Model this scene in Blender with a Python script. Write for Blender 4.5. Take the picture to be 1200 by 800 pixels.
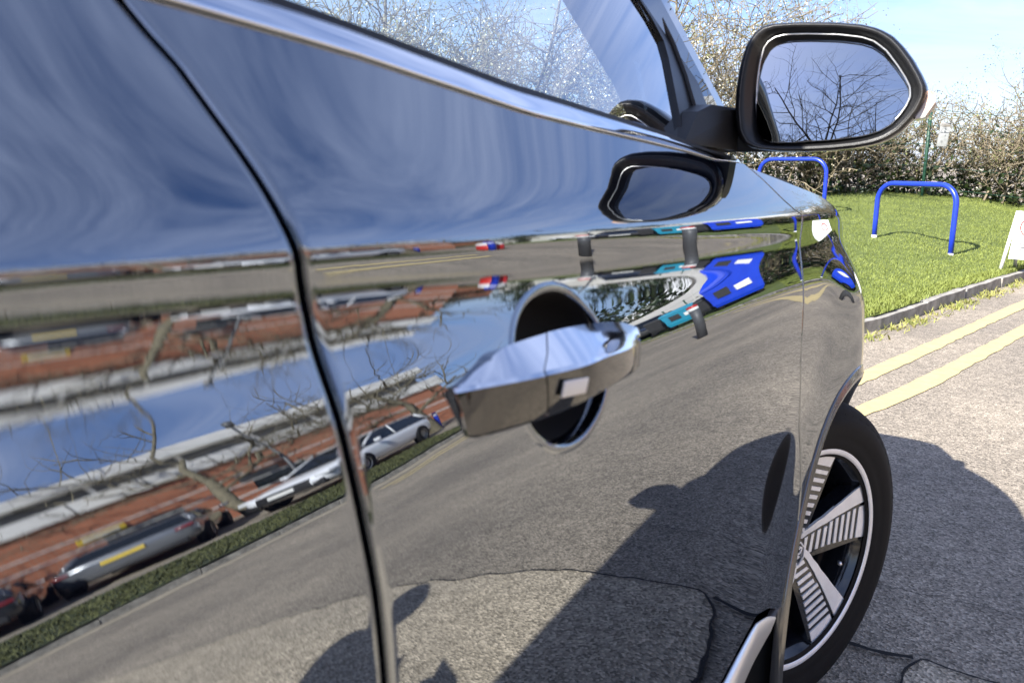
import bpy, bmesh, math, random
import numpy as np
from mathutils import Vector, Matrix
for _o in list(bpy.data.objects): bpy.data.objects.remove(_o)
S = bpy.context.scene
COL = S.collection
R = math.radians
rng = np.random.default_rng(7)
random.seed(7)

# ------------------------------------------------------------------ camera
YAW, PITCH = R(29.0), math.atan(210/950)
CAM = Vector((0.2, 0.0, 1.10))
cd = bpy.data.cameras.new('camera'); cam = bpy.data.objects.new('camera', cd); COL.objects.link(cam)
cd.sensor_fit = 'HORIZONTAL'; cd.sensor_width = 36; cd.lens = 36*950/1200
cd.clip_start = .01; cd.clip_end = 3000
fw = Vector((-math.sin(YAW)*math.cos(PITCH), math.cos(YAW)*math.cos(PITCH), -math.sin(PITCH)))
cam.location = CAM; cam.rotation_euler = fw.to_track_quat('-Z', 'Y').to_euler()
cd.dof.use_dof = True; cd.dof.focus_distance = 3.2; cd.dof.aperture_fstop = 13.0
S.camera = cam
S.view_settings.view_transform = 'Standard'; S.view_settings.look = 'None'
S.view_settings.exposure = 1.35; S.view_settings.gamma = 1
S.cycles.max_bounces = 10; S.cycles.transparent_max_bounces = 12; S.cycles.glossy_bounces = 6
S.cycles.caustics_reflective = False; S.cycles.caustics_refractive = False
S.cycles.sample_clamp_indirect = 6

# ------------------------------------------------------------------ light and sky
SUN = Vector((.475, 1.2, -1.0)).normalized()          # the way the light travels
sl = bpy.data.lights.new('sun', 'SUN'); sun = bpy.data.objects.new('sun', sl); COL.objects.link(sun)
sl.energy = 5.0; sl.angle = R(.5); sl.color = (1, .955, .88)
sun.rotation_euler = SUN.to_track_quat('-Z', 'Y').to_euler(); sun.location = (-6, -14, 20)
W = bpy.data.worlds.new('World'); S.world = W; W.use_nodes = True
nt = W.node_tree; N = nt.nodes; L = nt.links
bg = N['Background']; bg.inputs['Strength'].default_value = 1.0
sky = N.new('ShaderNodeTexSky'); sky.sky_type = 'NISHITA'; sky.sun_disc = False
sky.sun_elevation = math.asin(-SUN.z); sky.sun_rotation = math.atan2(-SUN.x, -SUN.y) % (2*math.pi)
sky.altitude = 50; sky.air_density = 1.0; sky.dust_density = .6; sky.ozone_density = 1.6
tc = N.new('ShaderNodeTexCoord'); sep = N.new('ShaderNodeSeparateXYZ'); L.new(tc.outputs['Generated'], sep.inputs[0])
def mth(op, a=None, b=None, c=None):
    n = N.new('ShaderNodeMath'); n.operation = op
    for i, v in enumerate((a, b, c)):
        if v is None: continue
        if isinstance(v, (int, float)): n.inputs[i].default_value = v
        else: L.new(v, n.inputs[i])
    return n.outputs[0]
zz = mth('ADD', mth('MAXIMUM', sep.outputs[2], 0.0), .14)
cx = mth('DIVIDE', sep.outputs[0], zz); cy = mth('DIVIDE', sep.outputs[1], zz)
cmb = N.new('ShaderNodeCombineXYZ'); L.new(cx, cmb.inputs[0]); L.new(cy, cmb.inputs[1])
mr = N.new('ShaderNodeMapping'); mr.inputs['Rotation'].default_value = (0, 0, R(-16)); L.new(cmb.outputs[0], mr.inputs[0])
mp = N.new('ShaderNodeMapping'); mp.inputs['Scale'].default_value = (.75, 1.8, 1); L.new(mr.outputs[0], mp.inputs[0])
n1 = N.new('ShaderNodeTexNoise'); n1.inputs['Scale'].default_value = .95; n1.inputs['Detail'].default_value = 5; n1.inputs['Roughness'].default_value = .6; n1.inputs['Distortion'].default_value = 1.5
L.new(mp.outputs[0], n1.inputs['Vector'])
cr = N.new('ShaderNodeValToRGB'); cr.color_ramp.elements[0].position = .34; cr.color_ramp.elements[1].position = .72
L.new(n1.outputs['Fac'], cr.inputs[0])
low = mth('POWER', mth('SUBTRACT', 1.0, mth('MINIMUM', mth('MAXIMUM', sep.outputs[2], 0.0), 1.0)), 5.0)   # thin veil towards the horizon
cf = mth('MINIMUM', mth('ADD', mth('MULTIPLY', mth('MULTIPLY', cr.outputs[0], .88), mth('SUBTRACT', 1.0, mth('MULTIPLY', low, .55))), mth('MULTIPLY', low, .14)), .92)
skm = N.new('ShaderNodeMix'); skm.data_type = 'RGBA'; skm.blend_type = 'MULTIPLY'; skm.inputs['Factor'].default_value = 1
L.new(sky.outputs[0], skm.inputs[6]); skm.inputs[7].default_value = (.064, .070, .092, 1)
cm = N.new('ShaderNodeMix'); cm.data_type = 'RGBA'
L.new(cf, cm.inputs['Factor']); L.new(skm.outputs[2], cm.inputs[6]); cm.inputs[7].default_value = (.40, .46, .64, 1)
L.new(cm.outputs[2], bg.inputs['Color'])

# ------------------------------------------------------------------ materials
def mat(name, col=(.5, .5, .5), rough=.5, metal=0., ior=None, noise=None, bump=None, coat=0., spec=None):
    """noise = (scale, amount, second colour or None); bump = (scale, strength, distance)"""
    m = bpy.data.materials.new(name); m.use_nodes = True; t = m.node_tree; b = t.nodes['Principled BSDF']
    b.inputs['Base Color'].default_value = (*col, 1); b.inputs['Roughness'].default_value = rough; b.inputs['Metallic'].default_value = metal
    if ior: b.inputs['IOR'].default_value = ior
    if coat: b.inputs['Coat Weight'].default_value = coat; b.inputs['Coat Roughness'].default_value = .02
    if spec is not None: b.inputs['Specular IOR Level'].default_value = spec
    tcn = t.nodes.new('ShaderNodeTexCoord')
    if noise:
        sc, am, c2 = noise
        nz = t.nodes.new('ShaderNodeTexNoise'); nz.inputs['Scale'].default_value = sc; nz.inputs['Detail'].default_value = 6; nz.inputs['Roughness'].default_value = .65
        t.links.new(tcn.outputs['Object'], nz.inputs['Vector'])
        rp = t.nodes.new('ShaderNodeValToRGB'); rp.color_ramp.elements[0].position = .3; rp.color_ramp.elements[1].position = .7
        c2 = c2 or tuple(c*(1-am) for c in col)
        rp.color_ramp.elements[0].color = (*c2, 1); rp.color_ramp.elements[1].color = (*[min(1, c*(1+am*.5)) for c in col], 1)
        t.links.new(nz.outputs['Fac'], rp.inputs[0]); t.links.new(rp.outputs[0], b.inputs['Base Color'])
    if bump:
        sc, st, di = bump
        nz = t.nodes.new('ShaderNodeTexNoise'); nz.inputs['Scale'].default_value = sc; nz.inputs['Detail'].default_value = 4
        t.links.new(tcn.outputs['Object'], nz.inputs['Vector'])
        bp = t.nodes.new('ShaderNodeBump'); bp.inputs['Strength'].default_value = st; bp.inputs['Distance'].default_value = di
        t.links.new(nz.outputs['Fac'], bp.inputs['Height']); t.links.new(bp.outputs[0], b.inputs['Normal'])
    return m
def asphalt(name, ca, cb, grain=1.0, patchy=.72):
    """tarmac: chippings (voronoi), big wear patches, fine relief"""
    m = bpy.data.materials.new(name); m.use_nodes = True; t = m.node_tree; b = t.nodes['Principled BSDF']; b.inputs['Roughness'].default_value = .88
    b.inputs['Specular IOR Level'].default_value = .3
    tcn = t.nodes.new('ShaderNodeTexCoord')
    def nz(sc, det=5):
        n = t.nodes.new('ShaderNodeTexNoise'); n.inputs['Scale'].default_value = sc; n.inputs['Detail'].default_value = det; n.inputs['Roughness'].default_value = .6
        t.links.new(tcn.outputs['Object'], n.inputs['Vector']); return n.outputs['Fac']
    vo = t.nodes.new('ShaderNodeTexVoronoi'); vo.inputs['Scale'].default_value = 95/grain; t.links.new(tcn.outputs['Object'], vo.inputs['Vector'])
    vs = t.nodes.new('ShaderNodeSeparateColor'); t.links.new(vo.outputs['Color'], vs.inputs[0])
    rp = t.nodes.new('ShaderNodeValToRGB'); e = rp.color_ramp.elements
    e[0].position = .02; e[0].color = (*[c*.55 for c in cb], 1); e[1].position = .98; e[1].color = (*[min(1, c*1.35) for c in ca], 1)
    k = e.new(.3); k.color = (*cb, 1); k = e.new(.8); k.color = (*ca, 1)
    t.links.new(vs.outputs[0], rp.inputs[0])
    r2 = t.nodes.new('ShaderNodeValToRGB'); r2.color_ramp.elements[0].position = .32; r2.color_ramp.elements[0].color = (patchy*.86, patchy*.86, patchy*.87, 1); r2.color_ramp.elements[1].position = .68; r2.color_ramp.elements[1].color = (1.08, 1.06, 1.02, 1)
    t.links.new(nz(.7, 7), r2.inputs[0])
    r3 = t.nodes.new('ShaderNodeValToRGB'); r3.color_ramp.elements[0].position = .3; r3.color_ramp.elements[0].color = (.8, .8, .8, 1); r3.color_ramp.elements[1].position = .7; r3.color_ramp.elements[1].color = (1.15, 1.15, 1.15, 1)
    t.links.new(nz(14, 6), r3.inputs[0])
    o = rp.outputs[0]
    for q in (r2, r3):
        mx = t.nodes.new('ShaderNodeMix'); mx.data_type = 'RGBA'; mx.blend_type = 'MULTIPLY'; mx.inputs['Factor'].default_value = 1
        t.links.new(o, mx.inputs[6]); t.links.new(q.outputs[0], mx.inputs[7]); o = mx.outputs[2]
    t.links.new(o, b.inputs['Base Color'])
    bp = t.nodes.new('ShaderNodeBump'); bp.inputs['Strength'].default_value = .9; bp.inputs['Distance'].default_value = .006*grain
    t.links.new(vo.outputs['Distance'], bp.inputs['Height']); t.links.new(bp.outputs[0], b.inputs['Normal'])
    return m
def glassmat(name, tint=(.86, .92, .90), boost=1.6, ior=1.5):
    m = bpy.data.materials.new(name); m.use_nodes = True; t = m.node_tree; t.nodes.clear()
    o = t.nodes.new('ShaderNodeOutputMaterial'); mx = t.nodes.new('ShaderNodeMixShader'); tr = t.nodes.new('ShaderNodeBsdfTransparent'); gl = t.nodes.new('ShaderNodeBsdfGlossy')
    tr.inputs[0].default_value = (*tint, 1); gl.inputs['Roughness'].default_value = .0; gl.inputs[0].default_value = (1, 1, 1, 1)
    fr = t.nodes.new('ShaderNodeFresnel'); fr.inputs[0].default_value = ior
    mu = t.nodes.new('ShaderNodeMath'); mu.operation = 'MULTIPLY'; mu.inputs[1].default_value = boost; mu.use_clamp = True
    t.links.new(fr.outputs[0], mu.inputs[0]); t.links.new(mu.outputs[0], mx.inputs[0]); t.links.new(tr.outputs[0], mx.inputs[1]); t.links.new(gl.outputs[0], mx.inputs[2]); t.links.new(mx.outputs[0], o.inputs[0])
    return m
M = {}
M['paint'] = mat('black_metallic_paint', (.003, .004, .008), .012, 0, ior=3.6, bump=(120, 1.0, 4e-6))
_t = M['paint'].node_tree; _v = _t.nodes.new('ShaderNodeTexVoronoi'); _v.inputs['Scale'].default_value = 260; _c = [n for n in _t.nodes if n.type == 'TEX_COORD'][0]
_t.links.new(_c.outputs['Object'], _v.inputs['Vector']); _r = _t.nodes.new('ShaderNodeValToRGB'); _r.color_ramp.elements[0].position = .05; _r.color_ramp.elements[0].color = (.10, .095, .085, 1); _r.color_ramp.elements[1].position = .11; _r.color_ramp.elements[1].color = (.004, .005, .009, 1)
_t.links.new(_v.outputs['Distance'], _r.inputs[0]); _t.links.new(_r.outputs[0], _t.nodes['Principled BSDF'].inputs['Base Color'])
_b = M['paint'].node_tree.nodes['Principled BSDF']; _b.inputs['Specular Tint'].default_value = (.88, .94, 1, 1)
M['chrome'] = mat('chrome', (.80, .81, .83), .06, 1, bump=(30, .02, .001))
M['archlip'] = mat('gloss_arch_lip', (.02, .02, .021), .16, ior=2.2)
M['handleface'] = mat('dark_handle_face', (.006, .006, .006), .05, ior=1.8)
M['satin'] = mat('satin_silver', (.90, .90, .89), .34, .85)
M['plastic'] = mat('black_plastic', (.012, .012, .013), .38, noise=(60, .3, None), bump=(900, .12, .0004))
M['gloss'] = mat('gloss_black', (.006, .006, .007), .08)
M['rubber'] = mat('rubber', (.011, .011, .011), .6, noise=(40, .35, None))
M['clad'] = mat('grey_cladding', (.10, .10, .10), .34, noise=(300, .3, None), bump=(700, .2, .0006))
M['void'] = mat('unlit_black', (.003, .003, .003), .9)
M['tyre'] = mat('tyre_rubber', (.006, .006, .0065), .75, noise=(35, .45, (.010, .010, .010)), bump=(260, .15, .001), spec=.22)
M['rimblack'] = mat('rim_gloss_black', (.008, .009, .012), .16, coat=.5)
M['machined'] = mat('machined_alloy', (.95, .945, .93), .36, .3, noise=(25, .12, None))
M['disc'] = mat('brake_steel', (.3, .29, .28), .4, .9)
M['mirror'] = mat('mirror_glass', (.37, .39, .41), .0, 1)
M['white'] = mat('white_plastic', (.8, .8, .77), .4)
M['lens'] = mat('clear_lens', (.75, .70, .66), .12, noise=(50, .3, (.8, .42, .25)))
M['glass'] = glassmat('car_glass', (.86, .92, .90), 2.6)
M['screen'] = glassmat('windscreen_glass', (.9, .95, .93), .35)
M['darkglass'] = mat('tinted_glass', (.008, .01, .012), .03, ior=1.7)
M['trim'] = mat('interior_trim', (.014, .014, .016), .8)
M['road'] = asphalt('tarmac', (.41, .355, .287), (.27, .236, .19), .58)
M['patch'] = asphalt('worn_tarmac_patch', (.57, .49, .375), (.37, .32, .245), .62, .9)
M['tar'] = mat('crack_dark', (.012, .012, .012), .95)
M['yellow'] = mat('yellow_road_paint', (.56, .44, .19), .8, noise=(14, .35, (.38, .31, .18)), bump=(120, .4, .003))
M['kerb'] = mat('kerb_concrete', (.36, .34, .30), .9, noise=(11, .4, (.17, .16, .14)), bump=(90, .5, .004))
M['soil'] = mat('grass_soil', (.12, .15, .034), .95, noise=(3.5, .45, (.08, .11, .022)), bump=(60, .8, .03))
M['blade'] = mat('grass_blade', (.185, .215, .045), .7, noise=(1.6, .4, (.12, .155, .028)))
M['bladedry'] = mat('dry_weed', (.30, .27, .09), .8, noise=(7, .4, (.14, .18, .03)))
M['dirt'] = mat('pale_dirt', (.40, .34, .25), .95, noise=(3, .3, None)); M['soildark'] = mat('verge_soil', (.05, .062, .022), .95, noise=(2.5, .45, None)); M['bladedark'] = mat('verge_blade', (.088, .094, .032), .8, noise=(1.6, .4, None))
M['dullplate'] = mat('dull_grey_plate', (.30, .31, .31), .6, noise=(9, .3, None))
M['blue'] = mat('blue_paint', (.015, .045, .50), .3, noise=(20, .15, None), coat=.3)
M['bluebin'] = mat('blue_plastic', (.008, .055, .62), .4, noise=(6, .15, None))
M['cyan'] = mat('cyan_plastic', (.015, .27, .42), .45, noise=(6, .2, None))
M['blackbin'] = mat('bin_black_plastic', (.022, .022, .024), .5)
M['paper'] = mat('white_board', (.78, .78, .76), .5, noise=(7, .08, None))
M['red'] = mat('red_paint', (.50, .028, .022), .4)
M['bollard'] = mat('grey_bollard', (.085, .088, .095), .5, noise=(8, .2, None))
M['bark'] = mat('bark', (.19, .165, .11), .9, noise=(9, .5, (.09, .08, .055)), bump=(30, .8, .02))
M['barkdark'] = mat('dark_bark', (.075, .066, .052), .9, noise=(9, .5, None))
M['twig'] = mat('pale_twig', (.27, .225, .15), .85, noise=(4, .35, (.13, .105, .068)))
M['leaf'] = mat('spring_leaf', (.175, .185, .06), .7, noise=(2.2, .45, (.12, .14, .045)))
M['blossom'] = mat('blossom', (.62, .57, .42), .8)
M['ivy'] = mat('ivy_leaf', (.028, .045, .014), .45, noise=(2, .4, None))
M['greenpost'] = mat('green_post', (.02, .07, .045), .5)
M['clad_white'] = mat('white_cladding', (.85, .83, .79), .7, noise=(.9, .15, None))
M['grey_roof'] = mat('grey_cladding_roof', (.12, .12, .12), .6, noise=(1.2, .25, None))
M['soffit'] = mat('soffit', (.2, .19, .18), .8)
M['plate'] = mat('yellow_plate', (.72, .52, .05), .5)
M['lamp_red'] = mat('red_lens', (.20, .010, .012), .15)
M['lamp_white'] = mat('headlamp', (.75, .77, .8), .08)
M['car_white'] = mat('white_car_paint', (.78, .79, .82), .12, coat=1)
M['car_grey'] = mat('grey_car_paint', (.15, .16, .18), .2, .3, coat=1)
M['car_dark'] = mat('dark_car_paint', (.014, .016, .024), .1, coat=1)
M['skin'] = mat('skin', (.45, .27, .19), .55); M['hair'] = mat('hair', (.03, .02, .014), .7)
M['cloth'] = mat('navy_cloth', (.02, .026, .05), .9, noise=(60, .3, None)); M['jeans'] = mat('denim', (.035, .05, .09), .9, noise=(80, .3, None))
# brick with mortar courses (seen only as a far reflection)
def brickmat():
    m = bpy.data.materials.new('brick_wall'); m.use_nodes = True; t = m.node_tree; b = t.nodes['Principled BSDF']; b.inputs['Roughness'].default_value = .9
    tcn = t.nodes.new('ShaderNodeTexCoord'); mpn = t.nodes.new('ShaderNodeMapping'); mpn.inputs['Rotation'].default_value = (R(90), 0, R(90))
    sp = t.nodes.new('ShaderNodeSeparateXYZ'); cb = t.nodes.new('ShaderNodeCombineXYZ'); t.links.new(tcn.outputs['Object'], sp.inputs[0])
    t.links.new(sp.outputs[1], cb.inputs[0]); t.links.new(sp.outputs[2], cb.inputs[1])
    br = t.nodes.new('ShaderNodeTexBrick'); t.links.new(cb.outputs[0], br.inputs['Vector']); br.inputs['Scale'].default_value = 1
    br.inputs['Brick Width'].default_value = .225; br.inputs['Row Height'].default_value = .075; br.inputs['Mortar Size'].default_value = .006
    br.inputs['Color1'].default_value = (.50, .175, .088, 1); br.inputs['Color2'].default_value = (.41, .14, .07, 1); br.inputs['Mortar'].default_value = (.3, .24, .19, 1)
    t.links.new(br.outputs['Color'], b.inputs['Base Color']); return m
M['brick'] = brickmat()

# ------------------------------------------------------------------ mesh helpers
def link(name, me, parent=None, m=None, smooth=False):
    o = bpy.data.objects.new(name, me); COL.objects.link(o)
    if parent is not None: o.parent = parent
    if m is not None and not me.materials: me.materials.append(M[m] if isinstance(m, str) else m)
    if smooth: me.polygons.foreach_set('use_smooth', [True]*len(me.polygons))
    return o
def tag(o, label=None, cat=None, group=None, kind=None):
    if label: o['label'] = label
    if cat: o['category'] = cat
    if group: o['group'] = group
    if kind: o['kind'] = kind
    return o
def thing(name, label, cat, loc=(0, 0, 0), rz=0, group=None, kind=None):
    o = bpy.data.objects.new(name, None); COL.objects.link(o); o.empty_display_size = .2
    o.location = loc; o.rotation_euler = (0, 0, rz); return tag(o, label, cat, group, kind)
def raw(name, v, f):
    me = bpy.data.meshes.new(name); me.from_pydata([tuple(p) for p in v], [], [tuple(q) for q in f]); me.update(); return me
def mesh(name, v, f, m, parent=None, smooth=False): return link(name, raw(name, v, f), parent, m, smooth)
def fast(name, V, F, m, parent=None, smooth=False):
    """V (n,3), F (k,3|4) numpy"""
    V = np.asarray(V, np.float32); F = np.asarray(F, np.int32); k = F.shape[1]
    me = bpy.data.meshes.new(name); me.vertices.add(len(V)); me.vertices.foreach_set('co', V.ravel())
    me.loops.add(F.size); me.loops.foreach_set('vertex_index', F.ravel()); me.polygons.add(len(F))
    me.polygons.foreach_set('loop_start', np.arange(0, F.size, k, dtype=np.int32)); me.polygons.foreach_set('loop_total', np.full(len(F), k, np.int32))
    me.update(calc_edges=True); me.validate(); return link(name, me, parent, m, smooth)
def gridfaces(nr, nc, flip=False):
    i = np.arange(nr-1)[:, None]*nc+np.arange(nc-1)[None]; i = i.ravel()
    F = np.stack([i, i+1, i+nc+1, i+nc], 1); return F[:, ::-1] if flip else F
def box(name, x0, x1, y0, y1, z0, z1, m, parent=None, bev=0., seg=2):
    bm = bmesh.new(); bmesh.ops.create_cube(bm, size=1)
    for v in bm.verts: v.co = ((x0+x1)/2+v.co.x*(x1-x0), (y0+y1)/2+v.co.y*(y1-y0), (z0+z1)/2+v.co.z*(z1-z0))
    if bev: bmesh.ops.bevel(bm, geom=bm.edges[:], offset=bev, segments=seg, affect='EDGES', profile=.5)
    me = bpy.data.meshes.new(name); bm.to_mesh(me); bm.free(); return link(name, me, parent, m, bev > 0 and seg > 1)
def tubes(polys, n=6, cap=True):
    """polys: list of (points (k,3), radii (k,)) -> V, F (quads)"""
    VV, FF = [], []; off = 0
    a = np.linspace(0, 2*np.pi, n, endpoint=False)
    for P, r in polys:
        P = np.asarray(P, float); r = np.broadcast_to(np.asarray(r, float), (len(P),)); k = len(P)
        T = np.gradient(P, axis=0); T /= np.linalg.norm(T, axis=1, keepdims=True)+1e-12
        ref = np.eye(3)[np.argmin(np.abs(T).max(0))]
        A = np.cross(T, ref); A /= np.linalg.norm(A, axis=1, keepdims=True)+1e-12; B = np.cross(T, A)
        V = P[:, None]+r[:, None, None]*(np.cos(a)[None, :, None]*A[:, None]+np.sin(a)[None, :, None]*B[:, None])
        VV.append(V.reshape(-1, 3))
        i = np.arange(k-1)[:, None]*n; j = np.arange(n)[None]; j2 = (j+1) % n
        FF.append(np.stack([i+j, i+j2, i+n+j2, i+n+j], -1).reshape(-1, 4)+off)
        off += k*n
    return np.concatenate(VV), np.concatenate(FF)
def tube(name, P, r, m, parent=None, n=10):
    V, F = tubes([(P, r)], n); k = len(P); F = [tuple(q) for q in F]
    F.append(tuple(range(n-1, -1, -1))); F.append(tuple((k-1)*n+q for q in range(n)))
    return mesh(name, V, F, m, parent, True)
def lathe(name, prof, m, parent=None, n=32, axis='z', smooth=True):
    """prof [(r, h)] revolved round z (or y)"""
    a = np.linspace(0, 2*np.pi, n, endpoint=False); V = []
    for r, h in prof:
        for t in a: V.append((r*math.cos(t), r*math.sin(t), h) if axis == 'z' else (r*math.cos(t), h, r*math.sin(t)))
    F = []
    for i in range(len(prof)-1):
        for j in range(n): F.append((i*n+j, i*n+(j+1) % n, (i+1)*n+(j+1) % n, (i+1)*n+j))
    return mesh(name, V, F, m, parent, smooth)
def loop_prism(name, pts2, f0, f1, m, parent=None, smooth=False):
    """closed outline pts2 [(a,b)] mapped by f0 and f1 to two rings, capped"""
    n = len(pts2); V = [f0(*p) for p in pts2]+[f1(*p) for p in pts2]
    F = [tuple(range(n-1, -1, -1)), tuple(range(n, 2*n))]+[(i, (i+1) % n, n+(i+1) % n, n+i) for i in range(n)]
    return mesh(name, V, F, m, parent, smooth)
def chaikin(P, it=2, closed=True):
    P = np.asarray(P, float)
    for _ in range(it):
        Q = np.roll(P, -1, 0); A = .75*P+.25*Q; B = .25*P+.75*Q
        if closed: P = np.stack([A, B], 1).reshape(-1, P.shape[1])
        else: P = np.concatenate([P[:1], np.stack([A[:-1], B[:-1]], 1).reshape(-1, P.shape[1]), P[-1:]])
    return P

# ================================================================== THE CAR: its side as one measured surface
def zc(Y): Y = np.asarray(Y, float); return 1.078-.043*Y-.20*np.clip(Y-1.45, 0, None)**2          # height of the shoulder crease
def pchip(x, y, xs):
    x = np.asarray(x, float); y = np.asarray(y, float); h = np.diff(x); d = np.diff(y)/h
    m = np.zeros_like(y); m[0] = d[0]; m[-1] = d[-1]
    for i in range(1, len(x)-1):
        if d[i-1]*d[i] > 0:
            w1 = 2*h[i]+h[i-1]; w2 = h[i]+2*h[i-1]; m[i] = (w1+w2)/(w1/d[i-1]+w2/d[i])
    i = np.clip(np.searchsorted(x, xs)-1, 0, len(x)-2); t = (xs-x[i])/h[i]
    return y[i]*(1+2*t)*(1-t)**2+h[i]*m[i]*t*(1-t)**2+y[i+1]*t*t*(3-2*t)+h[i]*m[i+1]*t*t*(t-1)
# (distance below the crease, tilt of the panel in radians)
UP = [(-.30, .80), (-.16, .77), (-.10, .75), (-.07, .74), (-.05, .725), (-.033, .68), (-.02, .59), (-.008, .44), (-.0025, .32), (-.0009, .22)]
LO = [(.1, .171), (.11, .128), (.122, .085), (.14, .05), (.171, .009), (.202, -.019), (.251, -.040), (.313, -.062), (.40, -.050), (.5, -.030), (.6, -.03), (.68, -.10), (.8, -.4)]
ST = [(.13, [(.0003, .085), (.0018, .035), (.0045, -.012), (.009, .006), (.0136, .058), (.018, .125), (.023, .197), (.028, .252), (.033, .312), (.0375, .352), (.044, .385), (.05, .378), (.056, .348), (.063, .298), (.07, .248), (.078, .217), (.087, .205)]),
      (.25, [(.0003, .10), (.002, .055), (.0055, .004), (.0102, .006), (.0142, .045), (.0185, .125), (.023, .197), (.028, .258), (.033, .335), (.0375, .392), (.044, .425), (.05, .400), (.056, .365), (.063, .290), (.07, .245), (.078, .220), (.087, .207)]),
      (.65, [(.0003, .15), (.003, .10), (.0085, .042), (.018, .034), (.025, .065), (.030, .109), (.0333, .17), (.0366, .235), (.040, .285), (.0441, .321), (.049, .335), (.054, .333), (.0622, .308), (.068, .272), (.073, .248), (.079, .226), (.087, .207)]),
      (1.2, [(.0003, .17), (.004, .10), (.012, .045), (.022, .030), (.030, .05), (.036, .085), (.040, .12), (.044, .165), (.048, .205), (.052, .235), (.056, .252), (.060, .258), (.066, .252), (.072, .240), (.077, .228), (.082, .218), (.089, .205)])]
WS = np.concatenate([np.linspace(-.30, -.01, 120), np.linspace(-.0098, .1, 640), np.linspace(.101, .9, 800)])
YS = np.linspace(-2.6, 2.6, 261)
def _table():
    ys = np.array([s[0] for s in ST]); Wd = np.array([[a for a, b in s[1]] for s in ST]); Fd = np.array([[b for a, b in s[1]] for s in ST])
    tab = np.zeros((len(YS), len(WS))); g = lambda v: np.log(np.asarray(v)+.1)
    for k, y in enumerate(YS):
        yc = float(np.clip(y, .05, 1.2))
        w = [np.interp(g(yc), g(ys), Wd[:, j]) for j in range(Wd.shape[1])]; f = [np.interp(g(yc), g(ys), Fd[:, j]) for j in range(Fd.shape[1])]
        ph = pchip([a for a, b in UP]+w+[a for a, b in LO], [b for a, b in UP]+f+[b for a, b in LO], WS)
        t = np.tan(ph); c = np.concatenate([[0], np.cumsum(.5*(t[1:]+t[:-1])*np.diff(WS))]); tab[k] = c-np.interp(0, WS, c)
    return tab
TAB = _table()
WC = (.0, 1.59, .324)                                     # front wheel centre
def taper(Y):
    a = np.clip(Y-1.0, 0, None); b = np.clip(-1.2-Y, 0, None)
    a = np.clip(Y-1.15, 0, None); return -.045*a**2-.22*np.clip(Y-1.72, 0, None)**2-.05*b**2
def XP(Y, w):
    Y = np.asarray(Y, float); w = np.asarray(w, float); Y, w = np.broadcast_arrays(Y, w)
    fy = np.clip((Y-YS[0])/(YS[1]-YS[0]), 0, len(YS)-1.001); i = fy.astype(int); a = fy-i
    j = np.clip(np.searchsorted(WS, w)-1, 0, len(WS)-2); t = (w-WS[j])/(WS[j+1]-WS[j])
    v = lambda ii: TAB[ii, j]*(1-t)+TAB[ii, j+1]*t
    x = v(i)*(1-a)+v(i+1)*a+taper(Y)
    for yc in (1.59, -.995):                              # the flare over each wheel arch
        r = np.hypot(Y-yc, zc(Y)-w-.324); x = x+.012*np.exp(-(np.maximum(r-.385, 0)/.11)**2)
    q = np.clip(w/.17, 0, 1); q = q*q*(3-2*q)
    return x+.036*q*np.exp(-((Y-1.68)/.22)**2)
def XZ(Y, z): return XP(Y, zc(Y)-np.asarray(z, float))
WROWS = np.unique(np.concatenate([np.linspace(-.14, -.012, 34), np.linspace(-.012, .004, 46), np.linspace(.004, .1, 150), np.linspace(.1, .2, 30)]))

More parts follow.
